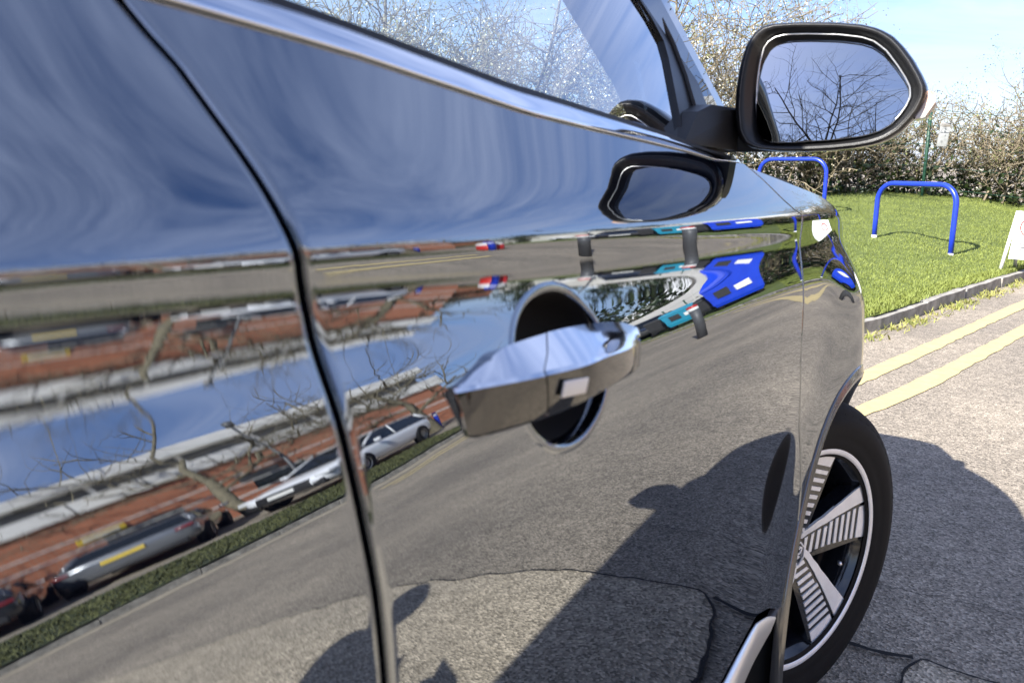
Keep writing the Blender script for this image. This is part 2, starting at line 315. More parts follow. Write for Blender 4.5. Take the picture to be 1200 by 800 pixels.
CAR = thing('suv', 'glossy black SUV filling the picture, its polished side mirroring the car park', 'car', (0, 0, 0))
def panel(name, yl, yr, wtop, zbot, ncol=150, parent=CAR, hole=None, hem=.0032, m='paint'):
    """skin between two edge curves yl(z), yr(z), from wtop(Y) down to zbot(Y); rolled hems at both upright edges"""
    u = np.concatenate([[0, 0], np.array([.0, .0007, .0016, .0028, .0042]), np.linspace(0.006, .994, ncol), 1-np.array([.0042, .0028, .0016, .0007, .0])[:], [1, 1]])
    y0 = float(yl(.9)); y1 = float(yr(.9)); L_ = y1-y0
    dist = np.concatenate([[0, 0], [0, .0006, .0014, .0026, .0040], [9]*ncol, [.0040, .0026, .0014, .0006, 0], [0, 0]])
    inset = np.where(dist < hem, hem-np.sqrt(np.maximum(hem**2-(hem-dist)**2, 0)), 0)
    inset[0] += .03; inset[1] += .008; inset[-1] += .03; inset[-2] += .008
    nr = len(WROWS)+90
    Yg = np.tile(y0+u*L_, (nr, 1)); low = np.linspace(0, 1, 91)[1:]
    for _ in range(4):
        zb = zbot(Yg); wb = zc(Yg)-zb
        wtopv = wtop(Yg); w = np.empty_like(Yg)
        w[:len(WROWS)] = WROWS[:, None]; w[len(WROWS):] = .2+(np.maximum(wb[len(WROWS):], .201)-.2)*low[:, None]
        w = np.minimum(np.maximum(w, wtopv), wb)
        z = zc(Yg)-w
        a, b = yl(z), yr(z)
        edge = np.where(dist < 1, dist, 0)
        Yg = a+u[None]*(b-a)
        k = len(u)//2
        Yg[:, :k] = np.where(dist[None, :k] < 1, a[:, :k]+dist[None, :k], Yg[:, :k]); Yg[:, k:] = np.where(dist[None, k:] < 1, b[:, k:]-dist[None, k:], Yg[:, k:])
    w = zc(Yg)-z
    x = XP(Yg, w)-inset[None]
    V = np.stack([x, Yg, z], -1).reshape(-1, 3); F = gridfaces(nr, len(u), True)
    A = V[F]; area = np.linalg.norm(np.cross(A[:, 2]-A[:, 0], A[:, 3]-A[:, 1]), axis=1)
    keep = area > 1e-10
    if hole is not None:
        c = A.mean(1); keep &= ~hole(c[:, 1], c[:, 2])
    o = fast(name, V, F[keep], m, parent, True)
    e1, e2 = .02, np.where(w > .09, 2e-3, 4e-4)
    nx = np.stack([np.ones_like(Yg), -(XZ(Yg+e1, z)-XZ(Yg-e1, z))/(2*e1), -(XZ(Yg, z+e2)-XZ(Yg, z-e2))/(2*e2)], -1)
    P3 = V.reshape(nr, len(u), 3); du = np.gradient(P3, axis=1); dv = np.gradient(P3, axis=0); ng = np.cross(dv, du); ng /= np.linalg.norm(ng, axis=-1, keepdims=True)+1e-12
    ng *= np.sign(ng[..., :1]+1e-9)
    edgec = (dist < 1); nx[:, edgec] = ng[:, edgec]
    nx /= np.linalg.norm(nx, axis=-1, keepdims=True)+1e-12
    o.data.normals_split_custom_set_from_vertices([tuple(q) for q in nx.reshape(-1, 3)])
    return o
# shut lines measured on the skin
BZ = [.30, .91, .945, .968, .997, 1.026, 1.047, 1.068, 1.08, 1.101, 1.117, 1.132, 1.144, 1.25]
BY = [.214, .2129, .2119, .2105, .2103, .2112, .2118, .2098, .2082, .2066, .2053, .2047, .2014, .185]
shutB = lambda z: np.interp(z, BZ, BY)
FZ = [.60, .668, .72, .789, .859, .90, .9385, .985, 1.0262, 1.0383, 1.0543, 1.0809, 1.100, 1.12]
FY = [1.255, 1.235, 1.205, 1.170, 1.142, 1.146, 1.160, 1.180, 1.198, 1.152, 1.1095, 1.0714, 1.0394, 1.01]
def arch(z, yc, r, s): return yc+s*np.sqrt(np.maximum(r*r-(z-.324)**2, 1e-6))
def shutF(z):
    z = np.asarray(z, float); f = pchip(FZ, FY, np.clip(z, .6, 1.12)); return np.where(z < .60, np.minimum(arch(z, 1.59, .40, -1), f), f)
G_ = .0017
cupc, cupa, cupb = (.3935, .9905), .0575, .0415
def cup_ang(Y, z): return np.hypot((Y-cupc[0])/cupa, (z-cupc[1])/cupb)
belt = lambda Y: np.interp(Y, [-2, .2, .2748, .3275, .40, .48, .586, .70, .811, .90, 1.02], [-.0915, -.0912, -.0888, -.0865, -.0806, -.0740, -.0714, -.0695, -.0670, -.0632, -.0655])
beltc = lambda Y: belt(Y)+.001
rear_arch = lambda Y, r: np.where(np.abs(Y+.995) < r, .324+np.sqrt(np.maximum(r*r-(Y+.995)**2, 0)), 0)
sillz = lambda Y: np.interp(Y, [-2, .8, .94, 1.037, 1.115, 1.16, 1.3], [.512, .508, .497, .488, .460, .435, .40])
panel('front_door', lambda z: shutB(z)+G_, lambda z: shutF(z)-G_, beltc, lambda Y: sillz(Y)+.008, 230, hole=lambda Y, z: cup_ang(Y, z) < 1.015)
panel('rear_door', lambda z: np.interp(z, [.45, .62, .75, 1.2], [-.62, -.58, -.66, -.74]), lambda z: shutB(z)-G_, beltc, lambda Y: sillz(Y)+.008, 170)
wing_top = lambda Y: np.interp(Y, [.9, 1.0, 1.25, 1.6, 2.0, 2.35], [-.066, -.064, -.045, -.022, -.010, -.006])
def wing_bot(Y):
    a = np.where(np.abs(Y-1.59) < .385, .324+np.sqrt(np.maximum(.385**2-(Y-1.59)**2, 0)), 0); return np.maximum(a, np.interp(Y, [1.2, 1.9, 1.98, 2.4], [.46, .46, .42, .38]))
panel('front_wing', lambda z: shutF(z)+G_, lambda z: np.full_like(np.asarray(z, float), 2.30), wing_top, wing_bot, 190)
panel('rear_quarter', lambda z: np.full_like(np.asarray(z, float), -1.82), lambda z: np.interp(z, [.45, .62, .75, 1.2], [-.62, -.58, -.66, -.74])-2*G_, beltc, lambda Y: np.maximum(rear_arch(Y, .385), .45), 60)
# dark structure behind the gaps
def shell(name, y0, y1, off, zb, m='void'):
    Y = np.linspace(y0, y1, 60); w = np.concatenate([np.linspace(-.06, .12, 24), np.linspace(.14, .62, 16)])
    Yg, wg = np.meshgrid(Y, w); wg = np.minimum(wg, zc(Yg)-zb(Yg)); x = XP(Yg, wg)-off
    return fast(name, np.stack([x, Yg, zc(Yg)-wg], -1).reshape(-1, 3), gridfaces(len(w), len(Y), True), m, CAR, True)
shell('inner_body', -1.75, 2.2, .045, lambda Y: np.maximum(np.maximum(rear_arch(Y, .38), np.where(np.abs(Y-1.59) < .38, .324+np.sqrt(np.maximum(.38**2-(Y-1.59)**2, 0)), 0)), .3))
for zf, yf in ((shutB, .0), (shutF, .0)):                  # rubber seals down the two shut lines
    z = np.linspace(.52, 1.09, 60); y = zf(z); x = XZ(y, z)-.014
    tube('door_seal', np.stack([x, y, z], 1), .0042, 'rubber', CAR, 6)

# window line: bright strip, glass, pillars
WIDTH = 1.80
def strip(name, ys, prof, m, scale=None):
    V = []
    for y in ys:
        w = float(belt(y)); x = float(XP(y, w)); z = float(zc(y)-w); s = 1 if scale is None else scale(y)
        for a, b in prof: V.append((x+a*s, y, z+b*s))
    k = len(prof); return fast(name, np.array(V), gridfaces(len(ys), k), m, CAR, True)
tap = lambda y: float(np.interp(y, [-2, .55, .75, .95, 1.02], [1, 1, .82, .5, .25]))
prof = [(-.006, -.0015), (.0008, -.0006), (.0019, .0003), (.0020, .0010), (.0010, .0030), (-.0008, .0060), (-.0034, .0096), (-.0064, .0126), (-.0086, .0143), (-.0105, .0150), (-.013, .0140)]
strip('belt_trim', np.linspace(-1.5, 1.02, 110), prof, 'chrome', tap)
strip('window_seal', np.linspace(-1.5, .99, 60), [(-.0095, .010), (-.0115, .0185), (-.014, .0195), (-.022, .018), (-.03, .0)], 'rubber', tap)
GX0, GZ0, GS = -.086, 1.155, .45
gx = lambda z: GX0-GS*(z-GZ0)
def gpt(y, z, d=0.): return (gx(z)+d, y, z)
zr = 1.56                                                  # top of the side glass
def beltz(y): return float(zc(y)-belt(y))+.006
def pane(name, pts, m='glass'): return mesh(name, [gpt(*p) for p in pts], [tuple(range(len(pts)))], m, CAR)
pane('front_window', [(.13, beltz(.13)), (.3, beltz(.3)), (.5, beltz(.5)), (.66, beltz(.66)), (0.8536, 1.1128), (0.9155, 1.2131), (0.9219, 1.2323), (0.9069, 1.2547), (.60, 1.53), (.16, zr)])
pane('rear_window', [(-1.0, beltz(-1)), (.07, beltz(.07)), (.06, zr), (-.85, zr)], 'darkglass')
loop_prism('door_pillar', [(.07, beltz(.07)), (.13, beltz(.13)), (.16, zr), (.06, zr)], lambda y, z: gpt(y, z, .004), lambda y, z: gpt(y, z, -.04), 'gloss', CAR)
# front pillar: black window frame, quarter piece, painted pillar and bright screen edge
loop_prism('window_frame', [(0.8429, 1.1053), (0.9134, 1.2131), (0.9198, 1.2323), (0.9069, 1.2547), (.60, 1.53), (.60, 1.555), (0.9603, 1.2899), (0.987, 1.2547), (0.9976, 1.196), (1.0083, 1.1107)], lambda y, z: gpt(y, z, .005), lambda y, z: gpt(y, z, -.03), 'plastic', CAR)
tube('frame_bead', [gpt(.92, 1.121, .006), gpt(.9475, 1.196, .006), gpt(.9475, 1.233, .006), gpt(.9336, 1.262, .006), gpt(.60, 1.543, .006)], .0035, 'rubber', CAR, 6)
PB, PT = np.array([-.094, 1.15, 1.150]), np.array([-.255, .745, 1.575])
pd = (PT-PB)/np.linalg.norm(PT-PB)
def pil(name, offs, m, back=0., smooth=False):
    V = []
    for t in np.linspace(-.03, 1, 16):
        c = PB+(PT-PB)*t
        for o in offs: V.append(c+np.array(o))
    k = len(offs); F = []
    for i in range(15):
        for j in range(k): F.append((i*k+j, i*k+(j+1) % k, (i+1)*k+(j+1) % k, (i+1)*k+j))
    F.append(tuple(range(k))); F.append(tuple(15*k+j for j in range(k-1, -1, -1)))
    return mesh(name, V, F, m, CAR, smooth)
pil('front_pillar', [(.004, -.150, .0), (.016, -.09, .0), (.008, -.02, .0), (-.004, .0, .0), (-.05, .01, .004), (-.07, -.10, -.01)], 'paint')
pil('screen_edge', [(-.002, -.004, .0), (-.004, .004, .001), (-.010, .006, .002), (-.008, -.004, .002)], 'satin')
mesh('pillar_trim', [gpt(.86, 1.12, -.034), gpt(.925, 1.25, -.034), gpt(.60, 1.53, -.034), (-.36, .52, 1.53), (-.214, .861, 1.274), (-.175, .92, 1.188), (-.150, .95, 1.12)], [(0, 1, 5, 6), (1, 4, 5), (1, 2, 3, 4)], 'trim', CAR)

# wing mirror: housing, bezel, glass, foot, repeater lamp
HO = [(-.0466, 1.1198), (-.0544, 1.1686), (-.0479, 1.2254), (-.0332, 1.2506), (-.010, 1.2554), (.0708, 1.2497), (.1056, 1.2386), (.1284, 1.2156), (.1478, 1.1843), (.1515, 1.1711), (.143, 1.1494), (.1242, 1.1273), (.0995, 1.1166), (.0464, 1.1114), (-.0099, 1.1117)]
GL = [(-.0223, 1.1389), (-.0276, 1.1773), (-.0239, 1.2241), (-.0135, 1.2382), (.0094, 1.2404), (.072, 1.2347), (.0985, 1.2243), (.1222, 1.1941), (.1333, 1.1735), (.1259, 1.1542), (.1106, 1.1366), (.081, 1.1279), (-.0011, 1.1232), (-.0157, 1.1272)]
MIR = tag(bpy.data.objects.new('wing_mirror', None)); COL.objects.link(MIR); MIR.parent = CAR
ho = chaikin(HO, 2); gl = chaikin(GL, 2)
def ring(P, c, s, y): return [((p[0]-c[0])*s+c[0], y+.05*(p[0]-.08), (p[1]-c[1])*s+c[1]) for p in P]
hc = ho.mean(0); gc = gl.mean(0)
def loft(name, rings, m, parent, smooth=True, capend=True, capstart=False):
    V = [p for r in rings for p in r]; n = len(rings[0]); F = []
    for i in range(len(rings)-1):
        for j in range(n): F.append((i*n+j, i*n+(j+1) % n, (i+1)*n+(j+1) % n, (i+1)*n+j))
    if capend: F.append(tuple((len(rings)-1)*n+j for j in range(n)))
    if capstart: F.append(tuple(range(n-1, -1, -1)))
    return mesh(name, V, F, m, parent, smooth)
# outlines with the same count so the bezel can be lofted to the glass
def resample(P, n):
    P = np.asarray(P); a = np.arctan2(P[:, 1]-hc[1], (P[:, 0]-hc[0])*.75); o = np.argsort(a); a, P = a[o], P[o]
    t = np.linspace(-np.pi, np.pi, n, endpoint=False); ax = np.concatenate([a-2*np.pi, a, a+2*np.pi])
    return np.stack([np.interp(t, ax, np.tile(P[:, 0], 3)), np.interp(t, ax, np.tile(P[:, 1], 3))], 1)
hoR, glR = resample(chaikin(HO, 1), 72), resample(chaikin(GL, 1), 72)
glR = glR.mean(0)+(glR-glR.mean(0))*1.03
loft('mirror_housing', [ring(hoR, hc, .985, 1.003), ring(hoR, hc, 1.0, 1.008), ring(hoR, hc, 1.005, 1.02), ring(hoR, hc, .99, 1.045), ring(hoR, hc, .93, 1.07), ring(hoR, hc, .78, 1.092), ring(hoR, hc, .5, 1.105), ring(hoR, hc, .15, 1.11)], 'gloss', MIR)
mid = hoR*.62+glR*.38
loft('mirror_bezel', [ring(hoR, hc, .99, 1.0045), ring(hoR, hc, .955, .9985), ring(mid*1.0, hc, 1.0, .9975), ring(hoR*.45+glR*.55, hc, 1.0, 1.000), ring(glR, hc, 1.012, 1.012), ring(glR, hc, .9, 1.02)], 'plastic', MIR, True, False)
def rim_tube(name, P, y, r, m):
    q = ring(P, hc, 1.0, y); V, F = tubes([(np.array(q+q[:2]), r)], 6); return fast(name, V, F, m, MIR, True)
rim_tube('bezel_bead', hoR*.70+glR*.30, .9976, .0006, 'clad')
rim_tube('glass_rim', glR, 1.0075, .0009, 'satin')
# slightly convex glass, aimed backwards
def mirror_glass():
    nrm = Vector((.078, -1, .178)).normalized(); V = []; F = []; n = 72; rr = np.linspace(0, 1, 9)[1:]
    c = Vector((.055, 1.008, 1.183))
    V.append(tuple(c))
    for s in rr:
        for p in glR:
            x = (p[0]-.055)*s; z = (p[1]-1.183)*s
            y = (-nrm.x*x-nrm.z*z)/nrm.y + (x*x+z*z)/(2*1.3)
            V.append((c.x+x, c.y+y, c.z+z))
    for j in range(n): F.append((0, 1+(j+1) % n, 1+j))
    for i in range(len(rr)-1):
        for j in range(n): F.append((1+i*n+j, 1+i*n+(j+1) % n, 1+(i+1)*n+(j+1) % n, 1+(i+1)*n+j))
    return mesh('mirror_glass', V, F, 'mirror', MIR, True)
mirror_glass()
loop_prism('mirror_foot', [(.84, 1.1185), (.885, 1.153), (.935, 1.163), (1.04, 1.163), (1.045, 1.113)], lambda y, z: (-.0625+.02*max(0, (y-.93)/.1)*.5, y, z), lambda y, z: (-.13, y, z), 'plastic', MIR)
loop_prism('mirror_arm', [(-.075, 1.112), (-.075, 1.160), (.01, 1.160), (.01, 1.112)], lambda x, z: (x, 1.022, z), lambda x, z: (x, 1.06, z), 'plastic', MIR)
loft('repeater_lamp', [[(a[0], a[1]+dy, a[2]) for a in ((.1470, 1.012, 1.176), (.1580, 1.012, 1.172), (.1585, 1.012, 1.163), (.150, 1.012, 1.148), (.1405, 1.012, 1.145))] for dy in (0, .02, .045)], 'lens', MIR, False, True, True)

# ------------------------------------------------------------------ door handle: scooped cup, chrome strap, lock cap, button
HAN = bpy.data.objects.new('door_handle', None); COL.objects.link(HAN); HAN.parent = CAR
def cup():
    V = []; n = 64; rows = []
    prof = [(1.10, -.0002), (1.075, .0004), (1.03, .0009), (.985, .0004), (.955, -.004), (.90, -.013), (.78, -.024), (.55, -.031), (.2, -.034), (.01, -.034)]
    for s, d in prof:
        for t in np.linspace(0, 2*np.pi, n, endpoint=False):
            y = cupc[0]+cupa*s*math.cos(t); z = cupc[1]+cupb*s*math.sin(t); x = float(XZ(y, z))
            if s < .96: x = x*.6+.4*.012
            V.append((x+d, y, z))
    F = [(i*n+j, i*n+(j+1) % n, (i+1)*n+(j+1) % n, (i+1)*n+j) for i in range(len(prof)-1) for j in range(n)]
    k = 3
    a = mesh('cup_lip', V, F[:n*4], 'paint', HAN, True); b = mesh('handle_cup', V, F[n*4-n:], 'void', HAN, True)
cup()
# strap: sections along Y; ridge, lower edge and tucked-in top edge as measured
HR = np.array([[0.0185, 0.2782, 1.0056], [0.02, 0.2832, 1.0053], [0.0228, 0.2906, 1.0051], [0.0288, 0.3011, 1.0053], [0.0385, 0.3238, 1.0052], [0.0386, 0.3245, 1.0051], [0.048, 0.3613, 1.0052], [0.0455, 0.4087, 1.0011], [0.036, 0.4565, 0.9957]])
HB_ = np.array([[0.0208, 0.2835, 0.9827], [0.0218, 0.2875, 0.982], [0.0235, 0.2934, 0.9813], [0.0275, 0.3032, 0.9814], [0.036, 0.3292, 0.9815], [0.0361, 0.33, 0.9813], [0.045, 0.3695, 0.9838], [0.0425, 0.4182, 0.9811], [0.033, 0.4636, 0.9763]])
HT = np.array([[0.0165, 0.2826, 1.0062], [0.016, 0.2917, 1.0078], [0.0158, 0.3082, 1.0111], [0.0165, 0.3285, 1.0152], [0.019, 0.3625, 1.015], [0.019, 0.3634, 1.0148], [0.023, 0.4195, 1.0109], [0.026, 0.459, 1.0038], [0.031, 0.4668, 0.9992]])
_c = (HR[-1]+HB_[-1]+HT[-1])/3+np.array([-.004, .0045, 0])
HR, HB_, HT = [np.vstack([q, q[-1]*.55+_c*.45]) for q in (HR, HB_, HT)]
_k = [0, 1, 2, 3, 4, 6, 7, 8, 9]; HU = np.concatenate([np.linspace(0, 4, 17), np.linspace(4, 8, 21)])
HR0, HB0 = HR, HB_
HR, HB_, HT = [np.stack([pchip(np.arange(9.), q[_k][:, j], HU) for j in range(3)], 1) for q in (HR, HB_, HT)]
for q in (HR, HB_, HT): q[17:, 1] += .0014*np.exp(-np.arange(21)/2)
def hsec(i):
    r_, b_, t_ = HR[i], HB_[i], HT[i]; out = np.array([1., 0, 0])
    bk = .010 if i < 16 else .018
    c = [t_, t_*.45+r_*.55+out*.0003, r_+np.array([-.0014, 0, .0005]), r_+np.array([0, 0, -.0014]), (r_+b_)/2+out*.0008, b_+np.array([.0004, 0, .0014]), b_+np.array([-.0018, 0, -.0006]), b_+np.array([-min(.012, b_[0]-.016), .006, .0012]), np.array([bk, max(b_[1], t_[1]), b_[2]+.006]), np.array([bk, max(b_[1], t_[1]), t_[2]-.004])]
    return [tuple(q) for q in c]
def hpart(name, a, b): return loft(name, [hsec(i) for i in range(a, b)], 'chrome', HAN, True, True, True)
for nm, a, b in (('lock_cap', 0, 17), ('handle_strap', 17, 38)):
    o = hpart(nm, a, b); md = o.modifiers.new('bevel', 'BEVEL'); md.width = .0013; md.segments = 3; md.limit_method = 'ANGLE'; md.angle_limit = R(30)
    o.data.set_sharp_from_angle(angle=R(28)); o.data.materials.append(M['handleface'])
    for i_, pl_ in enumerate(o.data.polygons): pl_.material_index = 1 if i_ % 10 in (3, 4, 5, 6) and i_ < 10*(b-a-1) else 0
bt = box('lock_button', -.0007, .0007, -.0105, .0105, -.0042, .0042, 'white', HAN, .0006); bt.location = tuple((HR0[5]*.56+HR0[6]*.44)*.52+(HB0[5]*.56+HB0[6]*.44)*.48+np.array([.0026, .0, 0])); bt.rotation_euler = (R(-6), R(8), R(-10))

# ------------------------------------------------------------------ sill, silver strip, arch mouldings, wheel wells
def ribbon(name, Y, zt, zb, dt, db, m, th=.012, tap=False):
    V = []; dt0, db0, th0 = dt, db, th
    for y, a, b in zip(Y, zt, zb):
        k = min(1, (1.155-y)/.25)*.8+.2 if tap else 1; dt, db, th = dt0*k, db0*k, th0*k
        for z, d in ((a, dt-th), (a, dt), (a*.65+b*.35, dt*.65+db*.35+.001), (b, db), (b, db-th)): V.append((float(XZ(y, z))+d, y, z))
    return fast(name, np.array(V), gridfaces(len(Y), 5, True), m, CAR, False)
Y = np.linspace(-.6, 1.15, 80)
zt = np.interp(Y, [-.6, .80, .94, 1.037, 1.115, 1.15], [.506, .502, .492, .483, .455, .436]); zb = np.interp(Y, [-.6, .86, 1.0, 1.075, 1.127, 1.15], [.437, .437, .432, .424, .423, .431])
ribbon('sill_strip', Y, zt, zb, .004, .006, 'satin', .006, True)
Y2 = np.linspace(-.6, 1.235, 80)
ribbon('sill_cladding', Y2, np.interp(Y2, [-.6, .86, 1.0, 1.075, 1.127, 1.16, 1.235], [.438, .438, .433, .425, .424, .436, .436]), np.full(80, .24), .0, -.10, 'clad')
def moulding(yc, a0=-22, a1=202):
    V = []; T = np.radians(np.linspace(a0, a1, 90)); pr = [(.374, -.06), (.374, .000), (.3765, .0045), (.386, .0060), (.388, .0035), (.397, .0030), (.400, .0005), (.400, -.01)]
    for t in T:
        for r, d in pr:
            y = yc+r*math.cos(t); z = .324+r*math.sin(t); x = float(XZ(y, max(z, .46)))
            V.append((x+d, y, z))
    return fast('arch_moulding', np.array(V), gridfaces(90, len(pr), False), 'archlip', CAR, False)
moulding(1.59); moulding(-.995)
def well(yc):
    V = []; T = np.radians(np.linspace(-25, 205, 40))
    for t in T:
        for r, x in ((.376, .0), (.40, -.03), (.40, -.30), (.02, -.32)): V.append((x, yc+r*math.cos(t), .324+r*math.sin(t)))
    return fast('wheel_arch_liner', np.array(V), gridfaces(40, 4, False), 'void', CAR, True)
well(1.59); well(-.995)

# ------------------------------------------------------------------ wheels
def make_wheel(steer, loc):
    w = bpy.data.objects.new('wheel', None); COL.objects.link(w); w.parent = CAR; w.location = loc
    w.rotation_euler = (0, 0, -steer)                      # local +X looks outwards, the wheel turns about X
    def rev(name, prof, m, n=96, smooth=True):
        V = []; F = []
        for r, x in prof:
            for t in np.linspace(0, 2*np.pi, n, endpoint=False): V.append((x, r*math.cos(t), r*math.sin(t)))
        for i in range(len(prof)-1):
            for j in range(n): F.append((i*n+j, i*n+(j+1) % n, (i+1)*n+(j+1) % n, (i+1)*n+j))
        return mesh(name, V, F, m, w, smooth)
    rev('tyre', [(.212, .0), (.224, .006), (.236, .010), (.246, .0135), (.249, .0125), (.258, .0160), (.275, .0185), (.292, .0165), (.294, .0145), (.306, .0105), (.316, .002), (.3225, -.012), (.3245, -.022), (.3245, -.198), (.320, -.212), (.30, -.225), (.24, -.22), (.215, -.205)], 'tyre')
    V, F = [], []
    for k in range(64):                                    # shallow moulded ribs on the shoulder of the sidewall
        t0 = 2*math.pi*k/64; b = len(V)
        for r, x in ((.300, .0110), (.300, .0131), (.311, .0070), (.311, .0050)):
            for tt in (t0, t0+.045): V.append((x, r*math.cos(tt), r*math.sin(tt)))
        F += [(b, b+1, b+3, b+2), (b+2, b+3, b+5, b+4), (b+4, b+5, b+7, b+6), (b, b+2, b+4, b+6), (b+1, b+7, b+5, b+3)]
    o = mesh('sidewall_ribs', V, F, 'tyre', w); o['kind'] = 'stuff'
    # tread blocks round the crown
    V, F = [], []
    for row, (xa, xb, ph, sk) in enumerate(((-.006, -.050, 0, .012), (-.056, -.103, .5, .012), (-.115, -.162, 0, -.012), (-.168, -.208, .5, -.012))):
        for k in range(84):
            t0 = 2*math.pi*(k+ph)/84; dt = 2*math.pi/84*.72; b = len(V)
            for x, s in ((xa, 0), (xb, 1)):
                r1 = .3256 if abs(x+.105) < .09 else .3172
                for tt in (t0+sk*s/.32, t0+dt+sk*s/.32):
                    for r in (.315, r1): V.append((x, r*math.cos(tt), r*math.sin(tt)))
            F += [(b+1, b+3, b+7, b+5), (b, b+1, b+5, b+4), (b+2, b+6, b+7, b+3), (b, b+2, b+3, b+1), (b+4, b+5, b+7, b+6)]
    tr = mesh('tread', V, F, 'tyre', w); tr['kind'] = 'stuff'
    rev('rim_barrel', [(.216, .004), (.214, -.006), (.203, -.014), (.196, -.03), (.190, -.10), (.19, -.19), (.215, -.20)], 'rimblack')
    rev('rim_lip', [(.2115, .0055), (.2135, .0085), (.2215, .0085), (.2255, .006), (.227, .001)], 'machined')
    rev('brake_disc', [(.07, -.095), (.14, -.095), (.14, -.115), (.05, -.115)], 'disc', 48)
    rev('hub_back', [(.0, -.03), (.05, -.03), (.075, -.05), (.075, -.12)], 'rimblack', 32)
    ca = [(math.cos(t)*r, math.sin(t)*r) for r, ts in ((.155, np.radians(np.linspace(120, 190, 10))), (.085, np.radians(np.linspace(190, 120, 10)))) for t in ts]
    loop_prism('brake_caliper', ca, lambda a, b: (-.06, a, b), lambda a, b: (-.13, a, b), 'clad', w)
    # five spokes, each a black blade with one machined edge and a ladder of slats beside it; angles from the front, counter-clockwise
    def P(ang, r, x): return (x, r*math.cos(R(ang)), r*math.sin(R(ang)))
    xo = lambda r: float(np.interp(r, [0, .04, .1, .2, .214], [-.030, -.026, -.016, -.004, -.001]))
    for k in range(5):
        c = 13.5+72*k
        sp = [(c-17, .0), ]
        # black base of the spoke
        out = [(c-62, .030), (c-18.5, .208), (c-8, .213), (c+6, .213), (c+17.5, .208), (c+62, .030)]
        o = loop_prism('spoke', out, lambda a, r: P(a, r, xo(r)-.0035), lambda a, r: P(a, r, xo(r)-.038), 'rimblack', w)
        # polar edge curves of the machined strip and ladder
        rr = np.linspace(.034, .2115, 12)
        up = c+np.interp(rr, [.03, .06, .1, .15, .2115], [66, 36, 24.5, 19.5, 16.6]); lo_ = c+np.interp(rr, [.03, .06, .1, .15, .2115], [40, 22, 13.5, 8.8, 5.2])
        lad = c+np.interp(rr, [.03, .06, .1, .15, .2115], [-36, -20, -16.5, -16.5, -17.2])
        V = [];
        for a, b, r in zip(up, lo_, rr): V += [P(a, r, xo(r)-.006), P(a, r, xo(r)), P(b, r, xo(r)), P(b, r, xo(r)-.006)]
        mesh('machined_edge', V, [(i*4+j, i*4+(j+1) % 4, i*4+4+(j+1) % 4, i*4+4+j) for i in range(11) for j in range(4)]+[(0, 1, 2, 3), (47, 46, 45, 44)], 'machined', o)
        edges = np.linspace(.040, .2115, 11)
        for q in range(10):
            r0, r1 = edges[q], edges[q]+(edges[q+1]-edges[q])*(.47 if q < 9 else 1)
            f_up = lambda r: np.interp(r, rr, lo_)-(2.6 if r > .1 else 5.5 if r > .06 else 9); f_lo = lambda r: np.interp(r, rr, lad)
            sh = .010
            pts = [(f_up(r0), r0), (f_up(r1), r1), (f_lo(max(r1-sh, .036)), max(r1-sh, .036)), (f_lo(max(r0-sh, .034)), max(r0-sh, .034))]
            if q == 9: pts = [(f_up(r0), r0), (f_up(r1), r1), (f_lo(r1), r1), (f_lo(r0-sh), r0-sh)]
            V = [P(a, r, xo(r)-.0008) for a, r in pts]+[P(a, r, xo(r)-.006) for a, r in pts]
            mesh('slat', V, [(0, 1, 2, 3), (7, 6, 5, 4), (0, 4, 5, 1), (1, 5, 6, 2), (2, 6, 7, 3), (3, 7, 4, 0)], 'machined', o)
    # hub cap with its eight-sided emblem
    V = [(x, r*math.cos(t), r*math.sin(t)) for r, x in ((.034, -.045), (.033, -.028), (.030, -.0235), (.0, -.0225)) for t in np.linspace(0, 2*np.pi, 40, endpoint=False)]
    mesh('hub_cap', V, [(i*40+j, i*40+(j+1) % 40, (i+1)*40+(j+1) % 40, (i+1)*40+j) for i in range(3) for j in range(40)], 'gloss', w, True)
    oc = [(R(22.5+45*i)) for i in range(8)]
    V = [(x, r*math.cos(t), r*math.sin(t)) for r, x in ((.0285, -.0232), (.0285, -.0208), (.0252, -.0208), (.0252, -.0232)) for t in oc]
    mesh('emblem_ring', V, [(i*8+j, i*8+(j+1) % 8, (i+1)*8+(j+1) % 8, (i+1)*8+j) for i in range(3) for j in range(8)], 'machined', w)
    cu = bpy.data.curves.new('emblem_letters', 'FONT'); cu.body = 'MG'; cu.size = .034; cu.align_x = 'CENTER'; cu.align_y = 'CENTER'; cu.extrude = .001; cu.offset = .0006; cu.space_character = .85
    tmp = bpy.data.objects.new('lettering', cu); COL.objects.link(tmp); me = bpy.data.meshes.new_from_object(tmp.evaluated_get(bpy.context.evaluated_depsgraph_get())); bpy.data.objects.remove(tmp)
    me.materials.clear(); t = link('emblem_letters', me, w, 'machined')
    t.matrix_local = Matrix(((0, 0, 1, -.0212), (1, 0, 0, 0), (0, 1, 0, 0), (0, 0, 0, 1))) @ Matrix.Rotation(R(62), 4, 'Z') @ Matrix.Scale(.86, 4, (1, 0, 0))
    tube('valve', [(-.02, .171*math.cos(R(-22)), .171*math.sin(R(-22))), (-.006, .150*math.cos(R(-22)), .150*math.sin(R(-22)))], .0042, 'satin', w, 8)
    for q in range(5):
        a = R(49.5+72*q); V = [(x, .052*math.cos(a)+.0085*math.cos(t), .052*math.sin(a)+.0085*math.sin(t)) for x in (-.05, -.027) for t in np.linspace(0, 2*np.pi, 6, endpoint=False)]
        mesh('wheel_nut', V, [tuple(range(6)), tuple(range(6, 12))]+[(j, (j+1) % 6, 6+(j+1) % 6, 6+j) for j in range(6)], 'gloss', w)
    for o in w.children:
        if o.name.split('.')[0] in ('rim_barrel', 'rim_lip', 'spoke'): o.scale = (1, 1.035, 1.035)
    return w
